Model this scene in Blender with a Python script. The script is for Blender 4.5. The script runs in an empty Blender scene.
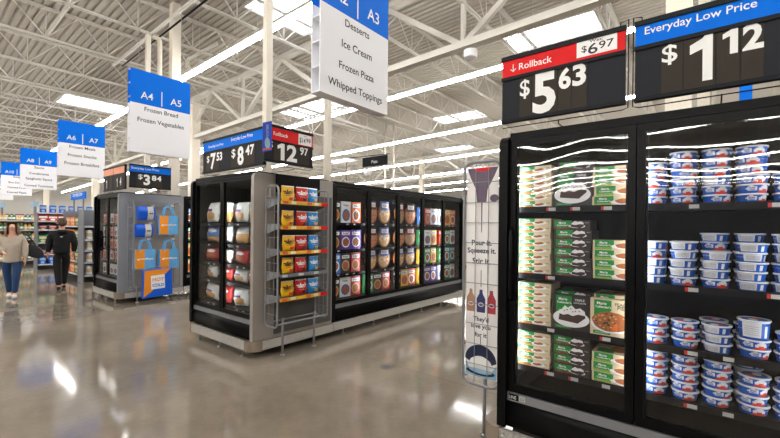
import bpy, bmesh, math, random
from math import sin, cos, pi, radians, sqrt
from mathutils import Vector, Matrix
random.seed(7)
SC = bpy.context.scene
COL = SC.collection

# ------------------------------------------------------------------ camera, world, exposure
def setup_camera():
    cd = bpy.data.cameras.new('camera'); co = bpy.data.objects.new('camera', cd); COL.objects.link(co)
    yaw, roll = radians(38.62), radians(0.6)
    F = Vector((cos(yaw), sin(yaw), 0)); R = Vector((sin(yaw), -cos(yaw), 0)); U = Vector((0, 0, 1))
    rx = R*cos(roll) + U*sin(roll); up = -R*sin(roll) + U*cos(roll); bk = -F
    m = Matrix.Identity(4)
    for i in range(3):
        m[i][0], m[i][1], m[i][2] = rx[i], up[i], bk[i]
    m[2][3] = 1.6
    co.matrix_world = m
    cd.sensor_width = 36; cd.lens = 395.5*36/780; cd.shift_y = 8.5/780
    cd.clip_start = 0.05; cd.clip_end = 200
    SC.camera = co
setup_camera()
SC.view_settings.view_transform = 'Standard'; SC.view_settings.look = 'None'
SC.view_settings.exposure = 0.72; SC.view_settings.gamma = 1.0
SC.view_settings.use_curve_mapping = False
W = bpy.data.worlds.new('world'); SC.world = W; W.use_nodes = True
W.node_tree.nodes['Background'].inputs[0].default_value = (0.9, 0.95, 1, 1)
W.node_tree.nodes['Background'].inputs[1].default_value = 0.3
LAMP_POWER = 23.0      # ceiling strip lights
SKYLIGHT_POWER = 2.6
LED_POWER = 14.0       # LED strips inside the freezers
ROOF0, SLOPE = 7.15, 0.028

# ------------------------------------------------------------------ materials
def lin(c):
    return tuple((x/12.92 if x <= 0.04045 else ((x+0.055)/1.055)**2.4) for x in [v/255 for v in c])
MATS = {}
def mat(name, rgb, rough=0.5, metal=0.0, var=0.06, scale=6.0, emit=0.0, bump=0.0, bscale=40.0, spec=0.5, coat=0.0):
    if name in MATS: return MATS[name]
    m = bpy.data.materials.new(name); m.use_nodes = True
    nt = m.node_tree; b = nt.nodes['Principled BSDF']
    c = lin(rgb)
    b.inputs['Roughness'].default_value = rough; b.inputs['Metallic'].default_value = metal
    b.inputs['Specular IOR Level'].default_value = spec; b.inputs['Coat Weight'].default_value = coat
    tc = nt.nodes.new('ShaderNodeTexCoord'); nz = nt.nodes.new('ShaderNodeTexNoise')
    nz.inputs['Scale'].default_value = scale; nz.inputs['Detail'].default_value = 3
    nt.links.new(tc.outputs['Object'], nz.inputs['Vector'])
    mx = nt.nodes.new('ShaderNodeMixRGB')
    mx.inputs[1].default_value = tuple(x*(1-var) for x in c) + (1,)
    mx.inputs[2].default_value = tuple(min(1, x*(1+var)) for x in c) + (1,)
    nt.links.new(nz.outputs['Fac'], mx.inputs[0]); nt.links.new(mx.outputs[0], b.inputs['Base Color'])
    if emit:
        b.inputs['Emission Color'].default_value = c + (1,); b.inputs['Emission Strength'].default_value = emit
    if bump:
        bn = nt.nodes.new('ShaderNodeTexNoise'); bn.inputs['Scale'].default_value = bscale
        nt.links.new(tc.outputs['Object'], bn.inputs['Vector'])
        bp = nt.nodes.new('ShaderNodeBump'); bp.inputs['Strength'].default_value = bump; bp.inputs['Distance'].default_value = 0.02
        nt.links.new(bn.outputs['Fac'], bp.inputs['Height']); nt.links.new(bp.outputs[0], b.inputs['Normal'])
    MATS[name] = m
    return m

def glass_mat(name, warp=0.0, tint=0.94, refl=1.0, wscale=2.2):
    m = bpy.data.materials.new(name); m.use_nodes = True; nt = m.node_tree
    for n in list(nt.nodes):
        if n.type != 'OUTPUT_MATERIAL': nt.nodes.remove(n)
    out = [n for n in nt.nodes if n.type == 'OUTPUT_MATERIAL'][0]
    tr = nt.nodes.new('ShaderNodeBsdfTransparent'); tr.inputs[0].default_value = (tint, tint, tint*1.01, 1)
    gl = nt.nodes.new('ShaderNodeBsdfGlossy'); gl.inputs['Roughness'].default_value = 0.015
    gl.inputs[0].default_value = (1, 1, 1, 1)
    fr = nt.nodes.new('ShaderNodeFresnel'); fr.inputs[0].default_value = 1.5
    mu = nt.nodes.new('ShaderNodeMath'); mu.operation = 'MULTIPLY'; mu.inputs[1].default_value = refl; mu.use_clamp = True
    mx = nt.nodes.new('ShaderNodeMixShader')
    ge = nt.nodes.new('ShaderNodeNewGeometry'); iv = nt.nodes.new('ShaderNodeMath'); iv.operation = 'SUBTRACT'; iv.inputs[0].default_value = 1.0
    m2 = nt.nodes.new('ShaderNodeMath'); m2.operation = 'MULTIPLY'
    nt.links.new(ge.outputs['Backfacing'], iv.inputs[1]); nt.links.new(fr.outputs[0], mu.inputs[0])
    nt.links.new(mu.outputs[0], m2.inputs[0]); nt.links.new(iv.outputs[0], m2.inputs[1]); nt.links.new(m2.outputs[0], mx.inputs[0])
    nt.links.new(tr.outputs[0], mx.inputs[1]); nt.links.new(gl.outputs[0], mx.inputs[2]); nt.links.new(mx.outputs[0], out.inputs[0])
    if warp:
        tc = nt.nodes.new('ShaderNodeTexCoord'); nz = nt.nodes.new('ShaderNodeTexNoise')
        nz.inputs['Scale'].default_value = wscale; nz.inputs['Detail'].default_value = 1.0
        nt.links.new(tc.outputs['Object'], nz.inputs['Vector'])
        bp = nt.nodes.new('ShaderNodeBump'); bp.inputs['Strength'].default_value = 1.0; bp.inputs['Distance'].default_value = warp
        nt.links.new(nz.outputs['Fac'], bp.inputs['Height']); nt.links.new(bp.outputs[0], gl.inputs['Normal'])
    return m

def floor_mat():
    m = bpy.data.materials.new('polished_concrete'); m.use_nodes = True; nt = m.node_tree; b = nt.nodes['Principled BSDF']
    tc = nt.nodes.new('ShaderNodeTexCoord')
    def noise(s, d=4, r=0.6):
        n = nt.nodes.new('ShaderNodeTexNoise'); n.inputs['Scale'].default_value = s; n.inputs['Detail'].default_value = d
        n.inputs['Roughness'].default_value = r; nt.links.new(tc.outputs['Object'], n.inputs['Vector']); return n
    n1, n2, n3, n4 = noise(0.55, 5), noise(9, 6, 0.7), noise(2.2, 1.5, 0.4), noise(60, 2)
    r1 = nt.nodes.new('ShaderNodeValToRGB')
    r1.color_ramp.elements[0].position = 0.32; r1.color_ramp.elements[0].color = lin((128, 118, 105)) + (1,)
    r1.color_ramp.elements[1].position = 0.70; r1.color_ramp.elements[1].color = lin((164, 153, 138)) + (1,)
    nt.links.new(n1.outputs['Fac'], r1.inputs[0])
    mx = nt.nodes.new('ShaderNodeMixRGB'); mx.blend_type = 'MULTIPLY'; mx.inputs[0].default_value = 0.35
    r2 = nt.nodes.new('ShaderNodeValToRGB'); r2.color_ramp.elements[0].position = 0.3; r2.color_ramp.elements[0].color = (0.55, 0.53, 0.5, 1)
    r2.color_ramp.elements[1].position = 0.7
    nt.links.new(n2.outputs['Fac'], r2.inputs[0]); nt.links.new(r1.outputs[0], mx.inputs[1]); nt.links.new(r2.outputs[0], mx.inputs[2])
    nt.links.new(mx.outputs[0], b.inputs['Base Color'])
    rr = nt.nodes.new('ShaderNodeMapRange'); rr.inputs[3].default_value = 0.05; rr.inputs[4].default_value = 0.12
    nt.links.new(n2.outputs['Fac'], rr.inputs[0]); nt.links.new(rr.outputs[0], b.inputs['Roughness'])
    bp = nt.nodes.new('ShaderNodeBump'); bp.inputs['Strength'].default_value = 1.0; bp.inputs['Distance'].default_value = 0.0013
    nt.links.new(n3.outputs['Fac'], bp.inputs['Height']); nt.links.new(bp.outputs[0], b.inputs['Normal'])
    b.inputs['Specular IOR Level'].default_value = 0.55
    return m

FLOOR = floor_mat()
DECK = mat('painted_roof_deck', (184, 178, 168), 0.6, var=0.05, scale=0.8)
STEEL = mat('white_painted_steel', (206, 202, 194), 0.5, var=0.03)
COLUMN = mat('cream_column_paint', (226, 218, 203), 0.5, var=0.03)
WALLM = mat('store_wall_paint', (205, 203, 198), 0.7, var=0.03, scale=0.5)
LAMP = mat('lit_lamp_tube', (255, 252, 247), 0.5, emit=LAMP_POWER, var=0)
SKYL = mat('lit_skylight_panel', (236, 243, 255), 0.5, emit=SKYLIGHT_POWER, var=0)
LED = mat('freezer_led', (245, 250, 255), 0.5, emit=LED_POWER, var=0)
BLACK = mat('black_freezer_paint', (11, 11, 12), 0.4, var=0.15, spec=.14)
BLACKF = mat('black_door_frame', (9, 9, 10), 0.36, var=0.1, spec=.14)
LINER = mat('dark_freezer_liner', (15, 15, 18), 0.7, spec=.12)
GREYP = mat('warm_grey_panel', (160, 152, 145), 0.45, var=0.05)
GREYB = mat('cool_grey_panel', (146, 149, 156), 0.5, var=0.05)
DKGREY = mat('dark_grey_backing', (88, 86, 84), 0.6)
SILL = mat('glossy_black_sill', (16, 16, 18), 0.1, var=.1)
STRIP = mat('brushed_grey_strip', (150, 152, 158), 0.35, metal=0.6)
TREAD = mat('tread_plate_aluminium', (206, 202, 196), 0.34, metal=0.6, var=0.35, scale=70, bump=0.8, bscale=55)
CORNER = mat('taupe_corner_bumper', (142, 127, 112), 0.5, var=0.05)
CHROME = mat('zinc_steel', (178, 178, 176), 0.3, metal=0.8)
RACKM = mat('grey_rack_paint', (140, 141, 144), 0.4, metal=0.2)
SHELFM = mat('black_wire_shelf', (18, 18, 20), 0.5, spec=.2)
TAG = mat('white_price_tag', (196, 196, 192), 0.6)
TAGRED = mat('red_price_tag', (205, 40, 35), 0.6)
RED = mat('sign_red', (222, 36, 38), 0.6, var=0.02, spec=0.15)
BLUE = mat('sign_blue', (0, 112, 226), 0.6, var=0.02, spec=0.12)
SIGNW = mat('sign_white', (240, 241, 246), 0.55, var=0.01)
SIGNB = mat('sign_blackboard', (42, 43, 48), 0.6, var=0.05, spec=.12)
CARD = mat('digit_card', (60, 54, 48), 0.6, var=0.08, spec=.12)
SIGNF = mat('sign_frame_black', (27, 29, 34), 0.5, spec=.15)
WHITE = mat('white_print', (240, 240, 238), 0.5, var=0.0)
INK = mat('dark_print', (44, 42, 44), 0.6, var=0.0)
GLASS = glass_mat('freezer_glass', warp=0.011, refl=1.5, wscale=1.5)
GLASS2 = glass_mat('aisle_freezer_glass', warp=0.004, refl=1.0)
GREEN = mat('pie_green', (10, 136, 50), 0.4, var=0.05)
CREAM = mat('pie_cream', (216, 198, 162), 0.45, var=0.04)
PDARK = mat('pie_dark_brown', (46, 38, 36), 0.4)
ORANGE = mat('pie_orange', (226, 108, 34), 0.45)
LIME = mat('pie_lime', (140, 172, 58), 0.45)
MAROON = mat('pie_maroon', (120, 50, 40), 0.45)
CRUST = mat('pie_crust', (160, 92, 44), 0.6, var=0.35, scale=60)
CRUMB = mat('pie_crumb', (214, 160, 92), .6, var=.2, scale=60)
CHOC = mat('pie_chocolate', (62, 38, 30), 0.6, var=0.2, scale=60)
PLATE = mat('plate_print', (236, 236, 236), 0.4, var=0.05)
TUBB = mat('tub_blue', (4, 88, 186), 0.4, var=0.05)
TUBW = mat('tub_white', (232, 234, 236), 0.4, var=0.03)
TUBR = mat('tub_red', (220, 62, 44), 0.45)
LIDW = mat('tub_lid', (226, 230, 232), 0.35, var=0.03)
SKIN = mat('skin', (222, 172, 148), 0.55, var=0.05)

# ------------------------------------------------------------------ geometry helpers
_TXT = {}
def text_geo(s, bold=0.0):
    key = (s, bold)
    if key in _TXT: return _TXT[key]
    cu = bpy.data.curves.new('lettering', 'FONT'); cu.body = s; cu.size = 1.0; cu.offset = bold; cu.fill_mode = 'FRONT'; cu.resolution_u = 3
    ob = bpy.data.objects.new('lettering', cu); COL.objects.link(ob)
    dg = bpy.context.evaluated_depsgraph_get(); dg.update()
    me = bpy.data.meshes.new_from_object(ob.evaluated_get(dg))
    vs = [(v.co.x, v.co.y) for v in me.vertices]; fs = [tuple(p.vertices) for p in me.polygons]
    bpy.data.objects.remove(ob); bpy.data.curves.remove(cu); bpy.data.meshes.remove(me)
    x0 = min(v[0] for v in vs); y0 = min(v[1] for v in vs)
    w = max(v[0] for v in vs)-x0; h = max(v[1] for v in vs)-y0
    _TXT[key] = ([(a-x0, b-y0) for a, b in vs], fs, w, h)
    return _TXT[key]

class MB:
    def __init__(s, org=(0, 0, 0), tf=None):
        s.org = Vector(org); s.tf = tf; s.v = []; s.f = []; s.mi = []; s.sm = []; s.mats = []; s.cur = 0; s.smooth = False
    def m(s, material, smooth=None):
        if material not in s.mats: s.mats.append(material)
        s.cur = s.mats.index(material)
        if smooth is not None: s.smooth = smooth
        return s
    def P(s, p):
        s.v.append(Vector(s.tf(*p)) if s.tf else Vector(p)); return len(s.v)-1
    def F(s, *idx):
        s.f.append(tuple(idx)); s.mi.append(s.cur); s.sm.append(s.smooth)
    def ngon(s, pts): s.F(*[s.P(p) for p in pts])
    def box(s, x0, x1, y0, y1, z0, z1):
        i = [s.P(p) for p in ((x0,y0,z0),(x1,y0,z0),(x1,y1,z0),(x0,y1,z0),(x0,y0,z1),(x1,y0,z1),(x1,y1,z1),(x0,y1,z1))]
        for q in ((0,3,2,1),(4,5,6,7),(0,1,5,4),(1,2,6,5),(2,3,7,6),(3,0,4,7)): s.F(*[i[k] for k in q])
        return s
    def prism(s, poly, axis, a0, a1):
        def p3(p, a):
            if axis == 'x': return (a, p[0], p[1])
            if axis == 'y': return (p[0], a, p[1])
            return (p[0], p[1], a)
        A = [s.P(p3(p, a0)) for p in poly]; B = [s.P(p3(p, a1)) for p in poly]; n = len(poly)
        s.F(*A[::-1]); s.F(*B)
        for k in range(n): s.F(A[k], A[(k+1) % n], B[(k+1) % n], B[k])
        return s
    def tube(s, pts, r, n=8, closed=False):
        pts = [Vector(p) for p in pts]; N = len(pts); rings = []
        prev = None
        for i, p in enumerate(pts):
            a = pts[(i-1) % N] if (closed or i > 0) else p
            b = pts[(i+1) % N] if (closed or i < N-1) else p
            t = (b-a).normalized()
            if prev is None:
                ref = Vector((0, 0, 1)) if abs(t.z) < 0.9 else Vector((1, 0, 0))
                u = t.cross(ref).normalized()
            else:
                u = (prev - t*prev.dot(t))
                u = u.normalized() if u.length > 1e-6 else t.orthogonal().normalized()
            prev = u; w = t.cross(u)
            rr = r[i] if isinstance(r, (list, tuple)) else r
            rings.append([s.P(p + (u*cos(2*pi*k/n) + w*sin(2*pi*k/n))*rr) for k in range(n)])
        M = N if closed else N-1
        for i in range(M):
            A, B = rings[i], rings[(i+1) % N]
            for k in range(n): s.F(A[k], A[(k+1) % n], B[(k+1) % n], B[k])
        if not closed:
            s.F(*rings[0][::-1]); s.F(*rings[-1])
        return s
    def lathe(s, prof, n=24, c=(0, 0, 0), fm=None, cap=True):
        rings = [[s.P((c[0]+r*cos(2*pi*k/n), c[1]+r*sin(2*pi*k/n), c[2]+z)) for k in range(n)] for r, z in prof]
        for i in range(len(prof)-1):
            for k in range(n):
                if fm: s.m(fm(i, k))
                s.F(rings[i][k], rings[i][(k+1) % n], rings[i+1][(k+1) % n], rings[i+1][k])
        if cap: s.F(*rings[0][::-1]); s.F(*rings[-1])
        return s
    def text(s, txt, o, U, V, w=None, h=None, bold=0.0, align='l', warp=None):
        vs, fs, tw, th = text_geo(txt, bold)
        sx = w/tw if w else None; sy = h/th if h else None
        sx = sx or sy; sy = sy or sx
        o = Vector(o); U = Vector(U); V = Vector(V)
        off = {'l': 0, 'c': -tw*sx/2, 'r': -tw*sx}[align]
        idx = []
        for a, b in vs:
            p = o + U*(a*sx+off) + V*(b*sy) if warp is None else warp(a*sx+off, b*sy)
            idx.append(s.P(p))
        for f in fs: s.F(*[idx[k] for k in f])
        return s
    def digits(s, txt, o, U, V, h, w):
        """Bold price figures, each fitted to height h; w is the width of the whole string."""
        o = Vector(o); n = len(txt); cw = w/n
        for k, ch in enumerate(txt):
            p = o + U*(cw*k)
            if ch == '1':
                x1 = cw*.80 if n > 1 else w; st = min(cw*.36, h*.26); x0 = max(0, x1-st-h*.22)
                s.ngon([p+U*(x1-st), p+U*x1, p+U*x1+V*h, p+U*(x1-st*.75)+V*h, p+U*(x1-st)+V*h*.93, p+U*x0+V*h*.82, p+U*x0+V*h*.62, p+U*(x1-st)+V*h*.70])
            else: s.text(ch, p, U, V, w=cw*.92, h=h, bold=.035 if ch != '$' else .012)
        return s
    def ell(s, c, U, V, ru, rv, n=20, wob=0.0):
        c = Vector(c); U = Vector(U); V = Vector(V)
        s.ngon([c + U*(ru*(1+wob*sin(5*t))*cos(t)) + V*(rv*(1+wob*cos(7*t))*sin(t)) for t in [2*pi*k/n for k in range(n)]])
        return s
    def build(s, name, parent=None, bevel=0.0, fixn=True):
        me = bpy.data.meshes.new(name)
        me.from_pydata([tuple(v - s.org) for v in s.v], [], s.f)
        for m_ in s.mats: me.materials.append(m_)
        for i, p in enumerate(me.polygons):
            p.material_index = s.mi[i]; p.use_smooth = s.sm[i]
        if fixn or bevel:
            bm = bmesh.new(); bm.from_mesh(me)
            if bevel:
                bmesh.ops.bevel(bm, geom=[e for e in bm.edges if len(e.link_faces) == 2 and e.calc_face_angle(0) > 0.7],
                                offset=bevel, segments=2, affect='EDGES', profile=0.6)
            bmesh.ops.recalc_face_normals(bm, faces=bm.faces); bm.to_mesh(me); bm.free()
        o = bpy.data.objects.new(name, me); COL.objects.link(o)
        if parent is not None: o.parent = parent
        else: o.location = s.org
        return o

def tag(o, label, cat, group=None, kind=None):
    o['label'] = label; o['category'] = cat
    if group: o['group'] = group
    if kind: o['kind'] = kind
    return o
def thing(name, label, cat, loc=(0, 0, 0), group=None, kind=None):
    o = bpy.data.objects.new(name, None); COL.objects.link(o); o.location = loc; o.empty_display_size = 0.1
    return tag(o, label, cat, group, kind)
def structure(o): o['kind'] = 'structure'; return o
def kids(o): return KIDS.get(o.name, [])
KIDS = {}
def dup(src, loc, rz=0.0, label=None, group=None, rot=None):
    def rec(o, parent):
        c = o.copy(); COL.objects.link(c)
        if parent is not None: c.parent = parent
        for ch in o.children: rec(ch, c)
        return c
    r = rec(src, None); r.location = loc; r.rotation_euler = rot or (0, 0, rz)
    if label: r['label'] = label
    if group: r['group'] = group
    return r
class Kind:
    """One kind of thing: the first placement moves the original, later ones copy it with its parts."""
    def __init__(s, root): s.root = root; s.used = False
    def put(s, loc, label, rz=0.0, group=None, rot=None):
        if not s.used:
            s.used = True; o = s.root; o.location = loc; o.rotation_euler = rot or (0, 0, rz); o['label'] = label
            if group: o['group'] = group
            return o
        return dup(s.root, loc, rz, label, group, rot)
    def done(s):
        if not s.used:
            for c in list(s.root.children): bpy.data.objects.remove(c)
            bpy.data.objects.remove(s.root)
NTH = ['first', 'second', 'third', 'fourth', 'fifth', 'sixth', 'seventh', 'eighth', 'ninth', 'tenth', 'eleventh', 'twelfth', 'thirteenth',
       'fourteenth', 'fifteenth', 'sixteenth', 'seventeenth', 'eighteenth', 'nineteenth', 'twentieth', 'twenty-first', 'twenty-second', 'twenty-third', 'twenty-fourth']
def from_top(i): return 'topmost' if i == 0 else NTH[i] + ' from top'
X3, Y3, Z3 = Vector((1, 0, 0)), Vector((0, 1, 0)), Vector((0, 0, 1))

# ------------------------------------------------------------------ structure: floor, walls, roof
XA, XB, YA, YB = -46.0, 46.0, -12.0, 48.0
def roofz(y): return ROOF0 - SLOPE*y
b = MB(); b.m(FLOOR).box(XA, XB, YA, YB, -0.2, 0); structure(b.build('floor'))
JOINT = mat('floor_joint_filler', (88, 80, 70), 0.5)
for i, bx in enumerate(((3.628, 3.636, YA, 4.4), (XA, XB, 8.45, 8.458), (-2.4, -2.392, YA, YB))):
    b = MB(); b.m(JOINT).box(*bx, -0.001, 0.0008); structure(b.build('floor_joint'))
for nm, bx in (('wall_back', (XA, XB, YB, YB+.2)), ('wall_front', (XA, XB, YA-.2, YA)), ('wall_left', (XA-.2, XA, YA, YB)), ('wall_right', (XB, XB+.2, YA, YB))):
    b = MB(); b.m(WALLM).box(*bx, 0, 7.6); structure(b.build(nm))
b = MB(); b.m(DECK)
pitch = 0.1667; n = int((XB-XA)/pitch); prof = []
for k in range(n):
    x = XA + k*pitch
    prof += [(x, 0.0), (x+pitch*.6, 0.0), (x+pitch*.70, .04), (x+pitch*.90, .04)]
prof.append((XA+n*pitch, 0.0))
ya, yb = YA, YB
A = [b.P((x, ya, roofz(ya)+z)) for x, z in prof]; B = [b.P((x, yb, roofz(yb)+z)) for x, z in prof]
for k in range(len(prof)-1): b.F(A[k], B[k], B[k+1], A[k+1])
b.box(XA, XB, YA, YA+.01, roofz(YA)+.06, roofz(YA)+.2)
i = [b.P(p) for p in ((XA, ya, roofz(ya)+.1), (XB, ya, roofz(ya)+.1), (XB, yb, roofz(yb)+.1), (XA, yb, roofz(yb)+.1))]
b.F(*i)
structure(b.build('ceiling', fixn=False))

# open web roof joists along X, every 2.1 m in Y (bottom chord .76 below the deck)
JX0, JX1 = -45.9, 45.9
b = MB(); b.m(STEEL)
for dy in (-.03, .03): b.box(JX0, JX1, dy-.025, dy+.025, -.06, -.005); b.box(JX0, JX1, dy-.018, dy+.018, -.76, -.725)
pl = 1.25; n = int((JX1-JX0)/pl)
for k in range(n):
    x = JX0 + k*pl
    b.tube([(x, 0, -.04), (x+pl/2, 0, -.735)], .016, 5); b.tube([(x+pl/2, 0, -.735), (x+pl, 0, -.04)], .016, 5)
    b.tube([(x+pl/2, 0, -.735), (x+pl/2, 0, -.04)], .012, 5)
jo = b.build('roof_joist')
jy = [10.3 + 2.1*k for k in range(-10, 18)]
for k, y in enumerate(jy):
    o = jo if k == 0 else jo.copy()
    if k: COL.objects.link(o)
    o.location = (0, y, roofz(y)); structure(tag(o, 'white open web steel roof joist under the deck', 'roof joist', 'parallel roof joists under the deck'))

# joist girders along Y with columns
def girder(xg):
    b = MB(); b.m(STEEL)
    def zt(y): return roofz(y) - .09
    def zb(y): return roofz(y) - 1.62
    y0, y1 = YA+.2, YB-.2
    for z, w, h in ((zt, .2, .12), (zb, .2, .14)):
        A = [b.P(p) for p in ((xg-w/2, y0, z(y0)-h/2), (xg+w/2, y0, z(y0)-h/2), (xg+w/2, y0, z(y0)+h/2), (xg-w/2, y0, z(y0)+h/2))]
        B = [b.P(p) for p in ((xg-w/2, y1, z(y1)-h/2), (xg+w/2, y1, z(y1)-h/2), (xg+w/2, y1, z(y1)+h/2), (xg-w/2, y1, z(y1)+h/2))]
        b.F(*A[::-1]); b.F(*B)
        for k in range(4): b.F(A[k], A[(k+1) % 4], B[(k+1) % 4], B[k])
    def bar(ya_, za_, yb_, zb_, w):
        d = Vector((0, yb_-ya_, zb_-za_)).normalized(); nrm = Vector((0, -d.z, d.y))*w/2
        pts = [Vector((0, ya_, za_))+nrm, Vector((0, ya_, za_))-nrm, Vector((0, yb_, zb_))-nrm, Vector((0, yb_, zb_))+nrm]
        b.prism([(p.y, p.z) for p in pts], 'x', xg-.05, xg+.05)
    y = jy[0]
    k = 0
    while y + 4.2 < y1:
        if y > y0:
            bar(y, zt(y), y+2.1, zb(y+2.1), .11); bar(y+2.1, zb(y+2.1), y+4.2, zt(y+4.2), .11)
            bar(y+2.1, zb(y+2.1), y+2.1, zt(y+2.1), .08)
        y += 4.2
    return structure(tag(b.build('roof_girder'), 'cream steel truss girder carried by columns', 'roof girder', 'parallel truss girders'))
for xg in (-40.9, -24.8, -8.7, 7.4, 23.5, 39.6): girder(xg)
for xg in (7.4, 23.5, 39.6):
    for yc in (.34, 15.9, 28.3, 40.5):
        b = MB((xg, yc, 0)); b.m(COLUMN).box(xg-.16, xg+.16, yc-.16, yc+.16, 0, roofz(yc)-.16)
        b.box(xg-.2, xg+.2, yc-.2, yc+.2, 0, .02)
        structure(tag(b.build('column'), 'square cream painted steel column', 'column', 'store columns'))

# skylights (lit by the sky) set in the deck
for k, (x0, x1, y0, y1) in enumerate(((10.7, 11.85, 2.2, 4.6), (4.0, 6.2, 19.0, 20.6), (10.6, 12.5, 12.0, 15.0), (5.2, 7.0, 7.2, 8.7), (16.0, 17.2, 8.0, 10.4),
                                      (22.0, 23.2, 11.5, 14.0), (27.5, 28.7, 4.0, 6.5), (20, 21.2, 20, 22.4), (10.6, 12.2, 24, 26.4), (30, 31.2, 14, 16.4), (-5, -3.8, 3, 5.4), (-5, -3.8, 12, 14.4), (-20, -18.8, 2, 4.4), (-31, -29.8, -3, -.6), (-14, -12.8, -4, -1.6))):
    ym = (y0+y1)/2
    b = MB(((x0+x1)/2, ym, roofz(ym)))
    z = lambda y: roofz(y)-.012
    b.m(SKYL); p = [(x0, y0, z(y0)), (x1, y0, z(y0)), (x1, y1, z(y1)), (x0, y1, z(y1))]; b.ngon(p)
    b.m(STEEL); t = [(q[0], q[1], q[2]+.01) for q in p]; b.ngon(t)
    for (xa, xb, yy0, yy1) in ((x0-.05, x0, y0, y1), (x1, x1+.05, y0, y1), (x0-.05, x1+.05, y0-.05, y0), (x0-.05, x1+.05, y1, y1+.05)):
        b.box(xa, xb, yy0, yy1, z(ym)-.06, z(ym)+.03)
    structure(b.build('window_%d' % (k+1), fixn=False))

# ------------------------------------------------------------------ strip light rows
def light_kind():
    r = thing('strip_light', 'x', 'ceiling light')
    b = MB(); b.m(STEEL).box(-.066, .066, -1.248, 1.248, .03, .09); b.build('housing', r)
    b = MB(); b.m(LAMP, True).tube([(0, -1.248, 0), (0, 1.248, 0)], .056, 10); b.build('lamp_tube', r)
    for y in (-.8, .8):
        b = MB(); b.m(STEEL).box(-.068, .068, y-.010, y+.010, -.059, .092); b.build('clip', r)
        b = MB(); b.m(STEEL).tube([(0, y, .09), (0, y, 1.412)], .0035, 5); b.build('hanger_rod', r)
    return Kind(r)
LK = light_kind()
for ri, x in enumerate([4.67 + 4.7*k for k in range(-10, 7)]):
    for j in range(22):
        y = -6.0 + 2.5*j
        if y > 46 or (x < -5 and y > 14): continue
        LK.put((x, y, 5.73 - SLOPE*y), 'white strip light, %s along the %s row of ceiling lights' % (NTH[j], NTH[ri]), group='strip lights in long ceiling rows',
               rot=(-math.atan(SLOPE), 0, 0))

# ------------------------------------------------------------------ freezer cabinets
def tfX(x0): return lambda a, b_, z: (x0+b_, a, z)          # face towards -X, a runs along +Y
def tfY(y0): return lambda a, b_, z: (a, y0+b_, z)          # face towards -Y, a runs along +X
def tfYn(y0): return lambda a, b_, z: (a, y0-b_, z)         # face towards +Y

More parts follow.
